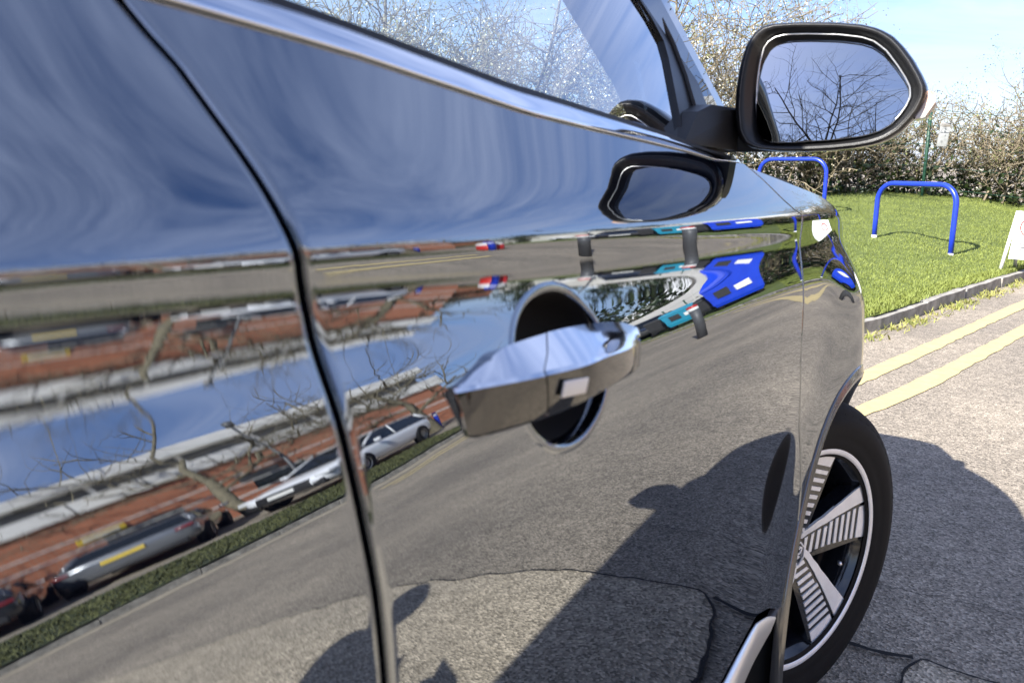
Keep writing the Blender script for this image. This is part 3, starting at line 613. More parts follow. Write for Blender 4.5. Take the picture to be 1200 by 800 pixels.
fwheel = make_wheel(.424, (-.008, 1.59, .324))
def copy_tree(o, parent):
    c = o.copy(); COL.objects.link(c); c.parent = parent
    for ch in list(o.children): copy_tree(ch, c)
    return c
for loc, rz in (((-.025, -.995, .324), 0), ((-WIDTH+.025, -.995, .324), math.pi), ((-WIDTH+.018, 1.59, .324), math.pi-.424)):
    c = copy_tree(fwheel, CAR); c.location = loc; c.rotation_euler = (0, 0, rz)

# ------------------------------------------------------------------ bonnet, screen, roof, nose, tail, far side
Y = np.linspace(1.0, 2.30, 40); nu = 46; V = []
for y in Y:
    w = float(wing_top(y)); xe = float(XP(y, w))-.003; ze = float(zc(y)-w); half = -xe-0; wd = WIDTH+2*xe
    for k in range(nu):
        u = wd*k/(nu-1); d = min(u, wd-u); h = .014*(1-math.exp(-d/.06))+.010*math.sin(math.pi*u/wd)
        fall = -.10*max(0, (y-2.0)/.3)**2*min(1, d/.2+.3)
        V.append((xe-u, y, ze+h+fall))
fast('bonnet', np.array(V), gridfaces(len(Y), nu, True), 'paint', CAR, True)
def mir(x): return -WIDTH-x
bl, br_ = PB, np.array([mir(PB[0]), PB[1], PB[2]]); tl, tr_ = PT, np.array([mir(PT[0]), PT[1], PT[2]])
V = []
for t in np.linspace(0, 1, 10):
    a = bl+(tl-bl)*t+np.array([-.008, 0, 0]); b = br_+(tr_-br_)*t+np.array([.008, 0, 0])
    for k in range(13):
        q = k/12; p = a+(b-a)*q; V.append(p+np.array([0, .16*math.sin(math.pi*q)*(1-.4*t), .012*math.sin(math.pi*q)]))
fast('windscreen', np.array(V), gridfaces(10, 13, True), 'screen', CAR, True)
def arcpt(y, q, z, x): return (x+(mir(x)-x)*q, y, z+.045*math.sin(math.pi*q))
V = []
rl = [(.80, 1.555, -.262), (.70, 1.585, -.240), (.5, 1.607, -.226), (.1, 1.618, -.222), (-.6, 1.615, -.222), (-1.2, 1.595, -.225), (-1.7, 1.55, -.24), (-1.78, 1.52, -.26)]
for y, z, x in rl:
    for k in range(17):
        q = k/16; V.append(arcpt(y+.14*math.sin(math.pi*q)*(y > .6), q, z, x))
fast('roof', np.array(V), gridfaces(len(rl), 17, False), 'paint', CAR, True)
for s in (0, 1):
    P_ = np.array([(x+.004 if not s else mir(x)-.004, y, z-.012) for y, z, x in rl[:-1]]); tube('roof_rail', P_, .022, 'paint', CAR, 8)
pl = [(1.30, -.02), (1.05, .0), (1.17, .0)]
V = [(-.10, -1.35, 1.15), (-.23, -1.78, 1.53), (mir(-.23), -1.78, 1.53), (mir(-.10), -1.35, 1.15), (-.12, -2.02, 1.12), (mir(-.12), -2.02, 1.12), (-.10, -2.1, .5), (mir(-.10), -2.1, .5), (-.05, -1.80, 1.13), (-.03, -1.82, .45), (mir(-.05), -1.80, 1.13), (mir(-.03), -1.82, .45)]
mesh('tailgate', V, [(1, 2, 5, 4), (4, 5, 7, 6), (8, 4, 6, 9), (10, 11, 7, 5), (0, 1, 4, 8), (3, 10, 5, 2)], 'paint', CAR)
mesh('rear_pillar', [gpt(-1.0, beltz(-1), .003), gpt(-.85, zr, .003), (-.235, -1.7, zr-.02), (-.085, -1.78, 1.16)], [(0, 1, 2, 3)], 'paint', CAR)
# nose: wraps round from the wings
V = []; ang = np.linspace(0, 1, 25)
zs = [(.30, .02), (.42, .05), (.60, .065), (.75, .05), (.88, .02), (.985, -.06)]
for z, bulge in zs:
    for q in ang:
        t = q*math.pi; xe = float(XZ(2.30, max(z, .4))); cx_ = -WIDTH/2; hx = xe-cx_
        V.append((cx_+hx*np.sign(math.cos(t))*abs(math.cos(t))**.62, 2.295+(.14+bulge)*abs(math.sin(t))**.8, z))
fast('front_bumper', np.array(V), gridfaces(len(zs), 25, True), 'paint', CAR, True)
box('front_grille', -1.35, -.45, 2.40, 2.515, .62, .84, 'gloss', CAR, .02)
for s in (0, 1):
    xs = (-.42, -.10) if not s else (mir(-.10), mir(-.42)); box('headlight', xs[0], xs[1], 2.20, 2.34, .78, .86, 'lamp_white', CAR, .03)
# far side: mirrored copies of the near panels
for o in [c for c in CAR.children if c.name.split('.')[0] in ('front_door', 'rear_door', 'front_wing', 'rear_quarter', 'belt_trim', 'window_seal', 'rear_window', 'door_pillar', 'window_frame', 'front_pillar', 'sill_strip', 'sill_cladding', 'arch_moulding', 'wheel_arch_liner', 'rear_pillar', 'wing_mirror', 'inner_body')]:
    c = copy_tree(o, CAR); c.location = (-WIDTH, 0, 0); c.scale = (-1, 1, 1)
box('underbody', -WIDTH+.06, -.06, -1.95, 2.25, .20, .30, 'void', CAR)
box('dashboard', -WIDTH+.12, -.12, .62, 1.12, .55, 1.06, 'trim', CAR, .04)
box('cabin_floor', -WIDTH+.1, -.1, -1.7, .9, .30, .36, 'trim', CAR)
for x in (-.48, -1.32):
    box('seat', x-.25, x+.25, -.55, .0, .36, .62, 'trim', CAR, .06); box('seat_back', x-.24, x+.24, -.68, -.52, .55, 1.1, 'trim', CAR, .05)
#@@CAR_END

# ================================================================== THE PLACE
def sheet(name, pts, z, m, kind='structure', label=None):
    bm = bmesh.new(); vs = [bm.verts.new((x, y, z)) for x, y in pts]; f = bm.faces.new(vs); bm.normal_update()
    if f.normal.z < 0: f.normal_flip()
    bmesh.ops.triangulate(bm, faces=bm.faces[:]); me = bpy.data.meshes.new(name); bm.to_mesh(me); bm.free()
    o = link(name, me, None, m); o['kind'] = kind
    if label: o['label'] = label
    return o
sheet('ground', [(-900, -900), (900, -900), (900, 900), (-900, 900)], 0, 'road', label='grey brown worn tarmac of the yard and road')
def rough(P, amp, step, seed, closed=False):
    r = np.random.default_rng(seed); P = np.asarray(P, float); out = []
    n = len(P) if closed else len(P)-1
    for i in range(n):
        a, b = P[i], P[(i+1) % len(P)]; k = max(1, int(np.linalg.norm(b-a)/step)); d = b-a; nrm = np.array([-d[1], d[0]])/(np.linalg.norm(d)+1e-9)
        for q in range(k): out.append(a+d*q/k+nrm*r.normal(0, amp)*(1 if q else .4))
    if not closed: out.append(P[-1])
    return np.array(out)
pedge = chaikin(rough([(.165, 1.2), (.16, 1.45), (.165, 1.62), (.18, 1.78), (.205, 1.865), (.45, 1.855), (.8, 1.875), (1.4, 1.86), (2.3, 1.87), (3.6, 1.86)], .010, .06, 3), 1, False)
ppoly = list(map(tuple, pedge))+[(3.7, -.9), (2.0, -1.0), (.3, -.9), (.2, .4)]
sheet('worn_patch', ppoly, .004, 'patch', label='paler rough tarmac patch beside the car')
def crack(name, P, w, seed):
    r = np.random.default_rng(seed); P = chaikin(rough(P, .007, .05, seed), 1, False); T = np.gradient(P, axis=0); T /= np.linalg.norm(T, axis=1, keepdims=True); Nn = np.stack([-T[:, 1], T[:, 0]], 1)
    ww = w*(.55+.9*r.random(len(P)))[:, None]; A = P+Nn*ww; B = P-Nn*ww; k = len(P)
    V = np.concatenate([np.c_[A, np.full(k, .0085)], np.c_[B, np.full(k, .0085)]]); F = np.array([(i, i+1, k+i+1, k+i) for i in range(k-1)])
    o = fast(name, V, F[:, ::-1], 'tar'); o['kind'] = 'structure'; return o
crack('tarmac_crack', pedge[2:80], .0026, 4)
crack('tarmac_crack', [(-1.2, 1.84), (-.3, 1.88), (.06, 1.86), (.2, 1.87)], .006, 5)
crack('tarmac_crack', [(-.5, 2.25), (.1, 2.19), (.4, 2.18), (.62, 2.2)], .0010, 6)
# kerb line of the grass bank ahead, and the hedge line behind it
KP = np.array([(-3.6, -6), (-3.2, 0), (-2.6, 2.4), (-1.35, 4.0), (-.66, 5.0), (-.32, 5.77), (-.11, 6.43), (.2, 7.55), (.76, 9.32), (1.3, 11.3), (1.9, 13.2), (2.9, 14.6), (4.2, 15.25), (5.6, 16.4), (8, 18.5), (12, 21.5), (20, 26)])
HP = np.array([(-13, -6), (-11, 1), (-9.4, 5.5), (-7.6, 9.0), (-6.0, 11.2), (-4.4, 13.3), (-2.9, 14.9), (-1.2, 15.9), (.2, 16.2), (1.3, 16.3), (2.6, 17.4), (4.0, 19.2), (5.6, 21.0), (7.6, 23.5), (10.5, 26), (15, 30), (22, 36)])
def along(P, n):
    P = chaikin(P, 2, False); d = np.concatenate([[0], np.cumsum(np.linalg.norm(np.diff(P, axis=0), axis=1))]); t = np.linspace(0, d[-1], n)
    return np.stack([np.interp(t, d, P[:, 0]), np.interp(t, d, P[:, 1])], 1)
def param(P, n): # keeps control points in step
    u = np.linspace(0, len(P)-1, n); i = np.arange(len(P)); return np.stack([pchip(i, P[:, 0], u), pchip(i, P[:, 1], u)], 1)
NB, NS = 130, 26
KB, HB = param(KP, NB), param(HP, NB)
hz = np.interp(np.linspace(0, 16, NB), [0, 5, 7, 8, 9, 11, 13, 16], [.62, .62, .58, .50, .36, .28, .22, .2])
def bank_z(i, s): return .085+(hz[i]-.085)*(s*.5+.5*(3*s*s-2*s**3))
V = []
br = np.random.default_rng(11); lump = br.normal(0, 1, (NB, NS))
for _ in range(3): lump = (lump+np.roll(lump, 1, 0)+np.roll(lump, -1, 0)+np.roll(lump, 1, 1)+np.roll(lump, -1, 1))/5
for i in range(NB):
    for j in range(NS):
        s = (j/(NS-1)); e = 1.25*s
        p = KB[i]*(1-e)+HB[i]*e
        V.append((p[0], p[1], bank_z(i, min(s*1.25, 1))+.05*lump[i, j]*min(1, s*6)))
bank = fast('grass_bank', np.array(V), gridfaces(NB, NS, True), 'soil', None, True); tag(bank, 'rising bank of mown grass beyond the kerb', kind='structure')
BV = np.array(V).reshape(NB, NS, 3)
def bank_at(x, y):
    d = (BV[..., 0]-x)**2+(BV[..., 1]-y)**2; k = np.argmin(d); return float(BV.reshape(-1, 3)[k, 2])
# kerbstones, one by one
kroot = bpy.data.objects.new('kerb', None); COL.objects.link(kroot); tag(kroot, 'weathered concrete kerb edging the grass', kind='structure')
kd = along(KP, 1200); seg = np.linalg.norm(np.diff(kd, axis=0), axis=1); cum = np.concatenate([[0], np.cumsum(seg)])
def kerbstone_mesh(L_):
    bm = bmesh.new(); bmesh.ops.create_cube(bm, size=1)
    for v in bm.verts: v.co = (v.co.x*.125-.0625, v.co.y*L_, v.co.z*.28-.055)
    bmesh.ops.subdivide_edges(bm, edges=[e for e in bm.edges if abs(e.verts[0].co.y-e.verts[1].co.y) > .1], cuts=5)
    bmesh.ops.bevel(bm, geom=[e for e in bm.edges if e.verts[0].co.z > .1 and e.verts[1].co.z > .1], offset=.012, segments=1, affect='EDGES')
    for v in bm.verts: v.co += Vector((random.uniform(-.005, .005), 0, random.uniform(-.005, .004)))
    me = bpy.data.meshes.new('kerbstone'); bm.to_mesh(me); bm.free(); me.materials.append(M['kerb']); return me
kms = [kerbstone_mesh(.885) for _ in range(4)]
for k in range(int(cum[-1]/.9)):
    s = .9*(k+.5); i = min(np.searchsorted(cum, s), len(kd)-2); p = kd[i]; d = kd[min(i+1, len(kd)-1)]-kd[i-1]
    if p[1] < -1 or p[1] > 24: continue
    o = bpy.data.objects.new('kerbstone', kms[k % 4]); COL.objects.link(o); o.parent = kroot
    o.location = (p[0]+.06, p[1], random.uniform(-.008, .006)); o.rotation_euler = (random.uniform(-.012, .012), random.uniform(-.03, .03), math.atan2(-d[0], d[1])+random.uniform(-.012, .012))
# double yellow lines follow the kerb
def offset(P, d):
    T = np.gradient(P, axis=0); T /= np.linalg.norm(T, axis=1, keepdims=True); return P+np.stack([T[:, 1], -T[:, 0]], 1)*d
YL = along(np.array([(-3.0, -3), (-2.4, .5), (-1.2, 2.6), (-.55, 3.15), (-.15, 4.10), (.155, 5.15), (.655, 6.95), (1.3, 9.2), (1.75, 11.0), (2.3, 12.6), (3.2, 13.7)]), 220)
rl_ = np.random.default_rng(9)
for d in (-.135, .135):
    P_ = offset(YL, d); wv = .052+rl_.normal(0, .0035, len(P_)); A = offset(P_, 0)+0; T = np.gradient(P_, axis=0); T /= np.linalg.norm(T, axis=1, keepdims=True); Nn = np.stack([T[:, 1], -T[:, 0]], 1)
    k = len(P_); V = np.concatenate([np.c_[P_-Nn*wv[:, None], np.full(k, .004)], np.c_[P_+Nn*wv[:, None], np.full(k, .004)]])
    o = fast('yellow_line', V, np.array([(i, k+i, k+i+1, i+1) for i in range(k-1)]), 'yellow'); o['kind'] = 'structure'
for d in (-.11, .11):                                      # the pair by the far verge
    sheet('yellow_line', [(5.62+d-.045, 6.3), (5.62+d+.045, 6.3), (5.62+d+.045, 9.6), (5.62+d-.045, 9.6)], .004, 'yellow')
# far verge with its own kerb
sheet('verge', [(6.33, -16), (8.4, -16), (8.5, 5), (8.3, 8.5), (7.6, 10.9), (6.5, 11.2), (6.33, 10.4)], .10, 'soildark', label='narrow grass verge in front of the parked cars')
vk = bpy.data.objects.new('verge_kerb', None); COL.objects.link(vk); vk['kind'] = 'structure'
for k in range(30):
    o = bpy.data.objects.new('kerbstone', kms[k % 4]); COL.objects.link(o); o.parent = vk; o.location = (6.33, -15.8+.9*k, random.uniform(-.02, 0)); o.rotation_euler = (0, 0, math.pi+random.uniform(-.01, .01)); o.scale = (-1, 1, 1) if False else (1, 1, 1)
sheet('dirt_strip', [(6.02, -16), (6.21, -16), (6.21, 10.5), (6.02, 10.3)], .004, 'dirt', label='pale dry dirt along the far kerb')
# grass blades on the bank
def blades(name, pts, h0, h1, m, seed, wid=.006, lean=.5):
    r = np.random.default_rng(seed); n = len(pts); a = r.random(n)*2*np.pi; h = h0+(h1-h0)*r.random(n)**1.5; d = np.stack([np.cos(a), np.sin(a), np.zeros(n)], 1); b = r.normal(0, lean, (n, 2))*h[:, None]
    tip = pts+np.c_[b, h]; mid = pts*.5+tip*.5+np.c_[np.zeros((n, 2)), h*.12]; ww = wid*(.6+.8*r.random(n))[:, None]
    V = np.stack([pts-d*ww, pts+d*ww, mid+d*ww*.7, tip, mid-d*ww*.7], 1).reshape(-1, 3)
    i = np.arange(n)[:, None]*5; F = np.concatenate([i+np.array([[0, 1, 2, 4]]), i+np.array([[4, 2, 3, 3]])]).reshape(-1, 4)
    F3 = np.concatenate([i+np.array([[0, 1, 2]]), i+np.array([[0, 2, 4]]), i+np.array([[4, 2, 3]])])
    o = fast(name, V, F3, m); o['kind'] = 'stuff'; return o
gr = np.random.default_rng(21)
def bank_pts(n, i0, i1, s0, s1, pw=1.):
    a = gr.uniform(i0, i1, n); s = s0+(s1-s0)*gr.random(n)**pw; ii = np.clip(a.astype(int), 0, NB-2); fi = a-ii; jj = np.clip((s*(NS-1)).astype(int), 0, NS-2); fj = s*(NS-1)-jj
    g = lambda i, j: BV[i, j]
    return (g(ii, jj)*((1-fi)*(1-fj))[:, None]+g(ii+1, jj)*(fi*(1-fj))[:, None]+g(ii, jj+1)*((1-fi)*fj)[:, None]+g(ii+1, jj+1)*(fi*fj)[:, None])
tag(blades('grass', bank_pts(130000, 36, 86, .012, .85, 1.2), .008, .024, 'blade', 31, .003), 'short bright green grass on the sloping bank', 'grass')
tag(blades('long_grass', bank_pts(9000, 34, 86, .0, .03), .015, .05, 'blade', 33, .004), 'longer grass overhanging the kerb', 'grass')
kt = np.concatenate([np.c_[p+gr.normal(0, .035, 2), .0] for p in offset(along(KP, 600), .13)[150:420] for _ in range(1)] if False else [np.c_[offset(along(KP, 600), .13)[gr.integers(140, 400, 6500)]+gr.normal(0, .045, (6500, 2)), np.zeros(6500)]])
clump = np.sin(kt[:, 1]*7.3)+np.sin(kt[:, 1]*17.1+1)+gr.normal(0, .7, len(kt)); kt = kt[clump > -.2]
tag(blades('kerb_weeds', kt, .012, .055, 'bladedry', 37, .005, .8), 'yellowing weeds and dry grass in the gutter', 'weeds')
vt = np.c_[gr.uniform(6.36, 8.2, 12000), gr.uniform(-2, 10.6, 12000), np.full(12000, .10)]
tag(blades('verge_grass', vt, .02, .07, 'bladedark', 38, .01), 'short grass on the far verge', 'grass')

# ------------------------------------------------------------------ woody plants
def grow(seed, base, height, spread, levels=3, nb=(5, 5, 4), r0=.05, up=.55, curl=.25, lean=(0, 0), first=.25):
    r = np.random.default_rng(seed); out = [[], [], [], []]; tips = []
    def limb(p, d, L_, rad, lv):
        k = 6 if lv < 2 else 5; P = [np.array(p)]; d = d/np.linalg.norm(d)
        for i in range(k):
            d = d+r.normal(0, curl, 3)*(.5 if lv == 0 else 1)+np.array([0, 0, up*.18*(lv > 0)]); d /= np.linalg.norm(d); P.append(P[-1]+d*L_/k)
        P = np.array(P); rd = rad*np.linspace(1, .42 if lv < levels else .15, k+1); out[min(lv, 3)].append((P, rd))
        if lv >= levels: tips.append(P[2:]); return
        for q in range(nb[lv]):
            t = first+(1-first)*(q+r.random())/nb[lv] if lv == 0 else .2+.8*(q+r.random())/nb[lv]
            i = min(int(t*k), k-1); pt = P[i]+(P[i+1]-P[i])*(t*k-i); dd = (P[i+1]-P[i]); dd /= np.linalg.norm(dd)
            a = r.random()*2*np.pi; sd = np.array([math.cos(a), math.sin(a), 0]); sd -= dd*(sd@dd)
            limb(pt, dd*(1-spread)+sd*spread*1.6, L_*(.62 if lv else .6)*r.uniform(.7, 1.15), rd[i]*.62, lv+1)
    limb(base, np.array([lean[0], lean[1], 1.]), height*(.62 if levels > 2 else .7), r0, 0)
    return out, np.concatenate(tips)
def leafquads(T, n, size, seed, jit=.08):
    r = np.random.default_rng(seed); P = T[r.integers(0, len(T), n)]+r.normal(0, jit, (n, 3)); a = r.normal(0, 1, (n, 3)); a /= np.linalg.norm(a, axis=1, keepdims=True); b = np.cross(a, r.normal(0, 1, (n, 3))); b /= np.linalg.norm(b, axis=1, keepdims=True)
    s = size*(.5+r.random(n))[:, None]; V = np.stack([P-a*s, P+b*s*.55, P+a*s, P-b*s*.55], 1).reshape(-1, 3); return V, np.arange(n*4).reshape(-1, 4)
def put_tree(name, label, cat, base, seed, height, spread, levels, nb, r0, group, bark='bark', leaves=None, twm=None, up=.5, curl=.25, lean=(0, 0), first=.25):
    t = thing(name, label, cat, base, 0, group)
    o, tips = grow(seed, (0, 0, 0), height, spread, levels, nb, r0, up, curl, lean, first)
    V, F = tubes(o[0]+o[1], 6); fast('trunk', V, F, bark, t, True)
    tw = o[2]+o[3]
    if tw: V, F = tubes(tw, 3); fast('crown', V, F, twm or bark, t)
    if leaves:
        for m, n, s, j in leaves: V, F = leafquads(tips, n, s, seed+5, j); fast('foliage', V, F, m, t)
    return t
# hedge: many-stemmed shrubs in one line
def put_shrub(base, seed, h, wid, label, leaves, tw=7, dens=1.0, group='bushes of the hedge behind the grass'):
    t = thing('hedge_shrub', label, 'shrub', base, 0, group); r = np.random.default_rng(seed); polys = []; tips = []
    for k in range(tw):
        a = r.random()*6.283; b = (r.normal(0, wid*.38), r.normal(0, wid*.22), 0)
        o, tp = grow(seed*31+k, b, h*r.uniform(.75, 1.1), .50, 2, (int(10*dens), int(10*dens)), .022, .55, .30, (math.cos(a)*.28, math.sin(a)*.28), .08)
        polys += o[0]+o[1]+o[2]; tips.append(tp)
    tips = np.concatenate(tips); V, F = tubes([(p, np.maximum(q*1.0, .0058)) for p, q in polys], 3); fast('stems', V, F, 'twig', t)
    for m, n, s, j in leaves: V, F = leafquads(tips, n, s, seed+9, j); fast('foliage', V, F, m, t)
    # ivy and dead growth at the foot
    n = 900; P_ = np.c_[r.normal(0, wid*.5, n), r.normal(0, .25, n), np.abs(r.normal(0, .42, n))]; V, F = leafquads(P_, n, .045, seed+3, .03); fast('ivy', V, F, 'ivy', t)
    return t
LB = ['brown twiggy hedge bush with pale tips, {}', 'sparse yellow green hedge bush, {}']
HL = along(HP, 600); hc_ = np.concatenate([[0], np.cumsum(np.linalg.norm(np.diff(HL, axis=0), axis=1))])
where = ['by the far left end of the hedge', 'second from the far left end of the hedge', 'seen through the rear of the side window', 'seen through the middle of the side window', 'low in the middle of the side window', 'seen through the front of the side window', 'seen just behind the front pillar', 'just left of the mirror foot', 'below the mirror, left of the half hidden hoop', 'directly above the half hidden hoop', 'below the middle of the mirror', 'left of the green post under the mirror', 'right of the green post under the mirror', 'behind the small grey fence plate', 'behind the hoop in full view', 'right of the hoop in full view', 'at the right end above the white board', 'beyond the white board', 'between the white board and the bins', 'behind the bins', 'beyond the bins', 'at the far end by the white wall']
s = 3.6; k = 0
while k < len(where):
    i = min(np.searchsorted(hc_, s), 598); p = HL[i]+gr.normal(0, .15, 2)
    left = p[0] < -3.2; h = gr.uniform(2.9, 3.6) if left else gr.uniform(1.75, 2.35)
    if p[0] > 2.2: h = gr.uniform(1.2, 1.5)
    z = bank_at(p[0], p[1]) if p[0] < 6 else .15
    leaves = [('blossom', 5200 if left else 120, .018, .09), ('leaf', 2400 if left else 1500, .018, .08), ('twig', 2500 if left else 500, .020, .07)]
    put_shrub((p[0], p[1], z-.05), 100+k, h, 1.35, LB[k % 2].format(where[k]), leaves, 8 if left else 7)
    s += 1.55 if left else 1.15; k += 1
# trees in and behind the hedge
for q, (x, y, h, sd, lb) in enumerate([(-4.3, 13.9, 5.6, 3, 'small tree of pale twigs and fresh leaves between the front pillar and the mirror'), (-3.3, 16.2, 5.0, 8, 'thin budding tree just behind the wing mirror'), (-7.8, 10.6, 6.2, 12, 'budding tree seen through the middle of the side window'), (-6.4, 12.6, 6.0, 15, 'budding tree seen through the front of the side window'), (-9.6, 7.6, 6.2, 17, 'budding tree seen through the rear of the side window'), (.7, 17.4, 3.1, 23, 'straggly tree standing out above the right end of the hedge')]):
    put_tree('budding_tree', lb, 'tree', (x, y, .5), 40+sd, h, .5, 3, (9, 6, 5), .04 if h > 4 else .03, 'trees in the hedge', 'twig', [('leaf', 2600, .015, .05), ('blossom', 500 if x < -5 else 60, .012, .05)], 'twig', .35, .28, (0, 0), .18)
# fence: green posts and wires
fe = thing('wire_fence', 'green wire fence with slim posts running through the hedge', 'fence', (0, 0, 0))
FL = offset(HL, .55); fi = [i for i in range(150, 420, 18)]
for i in fi:
    x, y = FL[i]; z = bank_at(x, y); tube('fence_post', [(x, y, z-.1), (x, y, z+1.45)], .028, 'greenpost', fe, 8)
for hgt in (.15, .5, .85, 1.15, 1.4):
    tube('fence_wire', [(FL[i][0], FL[i][1], bank_at(*FL[i])+hgt) for i in fi], .004, 'greenpost', fe, 4)
pz = thing('fence_plate', 'small grey plate hung on the fence right of the wing mirror', 'plate', (-.26, 15.05, 1.34))
box('plate_board', -.075, .075, -.008, .008, 0, .38, 'dullplate', pz, .01); box('plate_band', -.065, .065, -.0105, -.0085, .31, .36, 'soffit', pz)
pz.rotation_euler = (0, R(5), 0)
# blue hoop barriers
def hoop(label, A, B, h, zA, zB, ztop):
    A, B = np.array([A[0], A[1], zA]), np.array([B[0], B[1], zB]); t = thing('hoop_barrier', label, 'barrier', tuple((A+B)/2), 0, 'blue tubular hoop barriers on the grass'); c = (A+B)/2
    a2, b2 = A.copy(), B.copy(); a2[2] = b2[2] = ztop; d = (b2-a2)/np.linalg.norm(b2-a2); rr = .20; P_ = [A, A*.5+np.array([A[0], A[1], ztop-rr])*.5]
    for q in np.linspace(0, math.pi/2, 9): P_.append(a2+d*rr*(1-math.cos(q))-np.array([0, 0, rr*(1-math.sin(q))]))
    for q in np.linspace(math.pi/2, 0, 9): P_.append(b2-d*rr*(1-math.cos(q))-np.array([0, 0, rr*(1-math.sin(q))]))
    P_ += [B*.5+np.array([B[0], B[1], ztop-rr])*.5, B]
    tube('tube', [p-c for p in P_], .028, 'blue', t, 12)
    for E_ in (A, B): tube('foot_collar', [E_-c+np.array([0, 0, -.05]), E_-c+np.array([0, 0, .022])], .031, 'paper', t, 12)
    return t
hoop('bright blue hoop barrier standing clear on the grass left of the white board', (-.71, 10.35), (.10, 9.75), .8, .25, .135, .865)
hoop('bright blue hoop barrier partly hidden behind the wing mirror and bonnet', (-2.50, 12.3), (-1.53, 12.0), .8, .44, .40, 1.14)
hoop('bright blue hoop barrier beside the bins, mirrored in the front door', (2.25, 13.95), (1.45, 14.5), .9, .12, .16, 1.05)
# white board on legs at the right edge
wb = thing('notice_board', 'white board on short legs with a red ring, at the edge of the grass', 'sign', (.815, 9.0, .09), R(-14))
for s_, dy in ((0, 0), (1, .0)):
    tube('leg', [(-.22+.44*s_-.035*(1-s_)+.035*s_, -.12, 0), (-.19+.38*s_, -.02, .56)], .017, 'paper', wb, 6); tube('leg', [(-.20+.40*s_, .20, 0), (-.18+.36*s_, .02, .56)], .017, 'paper', wb, 6)
loop_prism('panel', [(-.205, .12), (-.19, .56), (.19, .56), (.205, .12)], lambda x, z: (x, -.115+.17*z+.0, z), lambda x, z: (x, -.103+.17*z, z), 'paper', wb)
an = np.linspace(0, 2*math.pi, 41); V, F = tubes([([(-.06+.088*math.cos(t), -.118+.17*(.42+.088*math.sin(t)), .42+.088*math.sin(t)) for t in an], .006)], 5); fast('red_ring', V, F, 'red', wb)
tube('red_bar', [(-.06-.06, -.118+.17*.475, .475), (-.06+.06, -.118+.17*.365, .365)], .006, 'red', wb, 5)
for q, (zz_, wd) in enumerate(((.255, .15), (.225, .13), (.20, .14))):
    box('print_line', -.06-wd/2, -.06+wd/2, -.119+.17*zz_, -.116+.17*zz_, zz_, zz_+.012, 'bollard', wb)
# ------------------------------------------------------------------ bollards, bins, posts
def bollard(label, x, y):
    t = thing('bollard', label, 'bollard', (x, y, 0), 0, 'grey bollards across the road')
    lathe('post', [(.0, .0), (.095, 0), (.095, .86), (.0, .861)], 'bollard', t, 20); lathe('white_band', [(.097, .80), (.097, .90), (.0, .901)], 'paper', t, 20); lathe('red_cap', [(.1, .90), (.1, .97), (.06, 1.0), (.0, 1.0)], 'red', t, 20)
bollard('grey bollard with white band and red cap, standing in front of the cyan bin', 2.85, 10.05)
bollard('grey bollard with white band and red cap, alone on the open road', 4.55, 10.6)
def bin4(name, label, cat, x, y, rz, w, d, h, m, extra=True):
    t = thing(name, label, cat, (x, y, .10), rz, 'large wheeled bins by the far kerb')
    lv = [(.0, .16, .84), (.0, .30, .93), (.0, h*.8, 1.0), (.0, h*.82, 1.04), (.0, h*.85, 1.04)]
    loft('bin_body', [[(sx*w/2*k, sy*d/2*k, z) for sx, sy in ((-1, -1), (1, -1), (1, 1), (-1, 1))] for _, z, k in lv], m, t, False, True, True)
    loft('bin_lid', [[(sx*w/2*k, sy*d/2*k+off, z) for sx, sy in ((-1, -1), (1, -1), (1, 1), (-1, 1))] for z, k, off in ((h*.85+.003, 1.05, 0), (h*.9, 1.03, 0), (h*.97, .8, .04), (h, .5, .08))], m, t, False, True, True)
    for sx in (-1, 1):
        for sy in (-1, 1):
            o = lathe('castor', [(.0, -.03), (.085, -.03), (.085, .03), (.0, .03)], 'tyre', t, 16, 'y'); o.location = (sx*w*.36, sy*d*.36, .085)
    if extra:
        box('label_panel', -w*.30, -w*.02, -d/2-.012, -d/2+.0, h*.42, h*.60, 'paper', t); box('dark_hatch', w*.08, w*.34, -d/2-.02, -d/2+.0, h*.40, h*.68, 'blackbin', t)
    return t
bin4('waste_bin', 'big bright blue bin on wheels with dark hatch and white label', 'bin', 3.85, 16.6, R(-14), 1.05, .95, 1.5, 'bluebin')
bin4('waste_bin', 'cyan wheeled bin behind the grey bollard', 'bin', 5.15, 16.75, R(-17), .85, .75, 1.15, 'cyan')
bin4('waste_bin', 'black wheeled bin between the blue and the cyan bins', 'bin', 4.50, 16.75, R(-15), .55, .7, 1.1, 'blackbin', False)
bin4('waste_bin', 'black wheeled bin left of the cyan bin, furthest from the hoop', 'bin', 5.9, 17.3, R(-18), .55, .7, 1.05, 'blackbin', False)
for x, y, lb in ((6.45, 11.25, 'short dark blue post left of the red barrel at the verge end'), (6.95, 11.95, 'short dark blue post right beside the red barrel'), (10.2, 14.4, 'short dark blue post at the foot of the yellowish tree trunk')):
    t = thing('blue_post', lb, 'post', (x, y, 0), 0, 'short dark blue posts'); lathe('post', [(.0, 0), (.07, 0), (.07, 1.0), (.05, 1.06), (.0, 1.07)], 'blue', t, 14); lathe('post_band', [(.073, .82), (.073, .9)], 'paper', t, 14)
t = thing('traffic_barrel', 'red barrel with a white top at the end of the far verge', 'barrel', (6.75, 11.7, 0)); lathe('barrel', [(.0, 0), (.22, 0), (.24, .1), (.24, .62), (.0, .62)], 'red', t, 20); lathe('barrel_top', [(.242, .62), (.235, .8), (.16, .9), (.0, .9)], 'paper', t, 20)
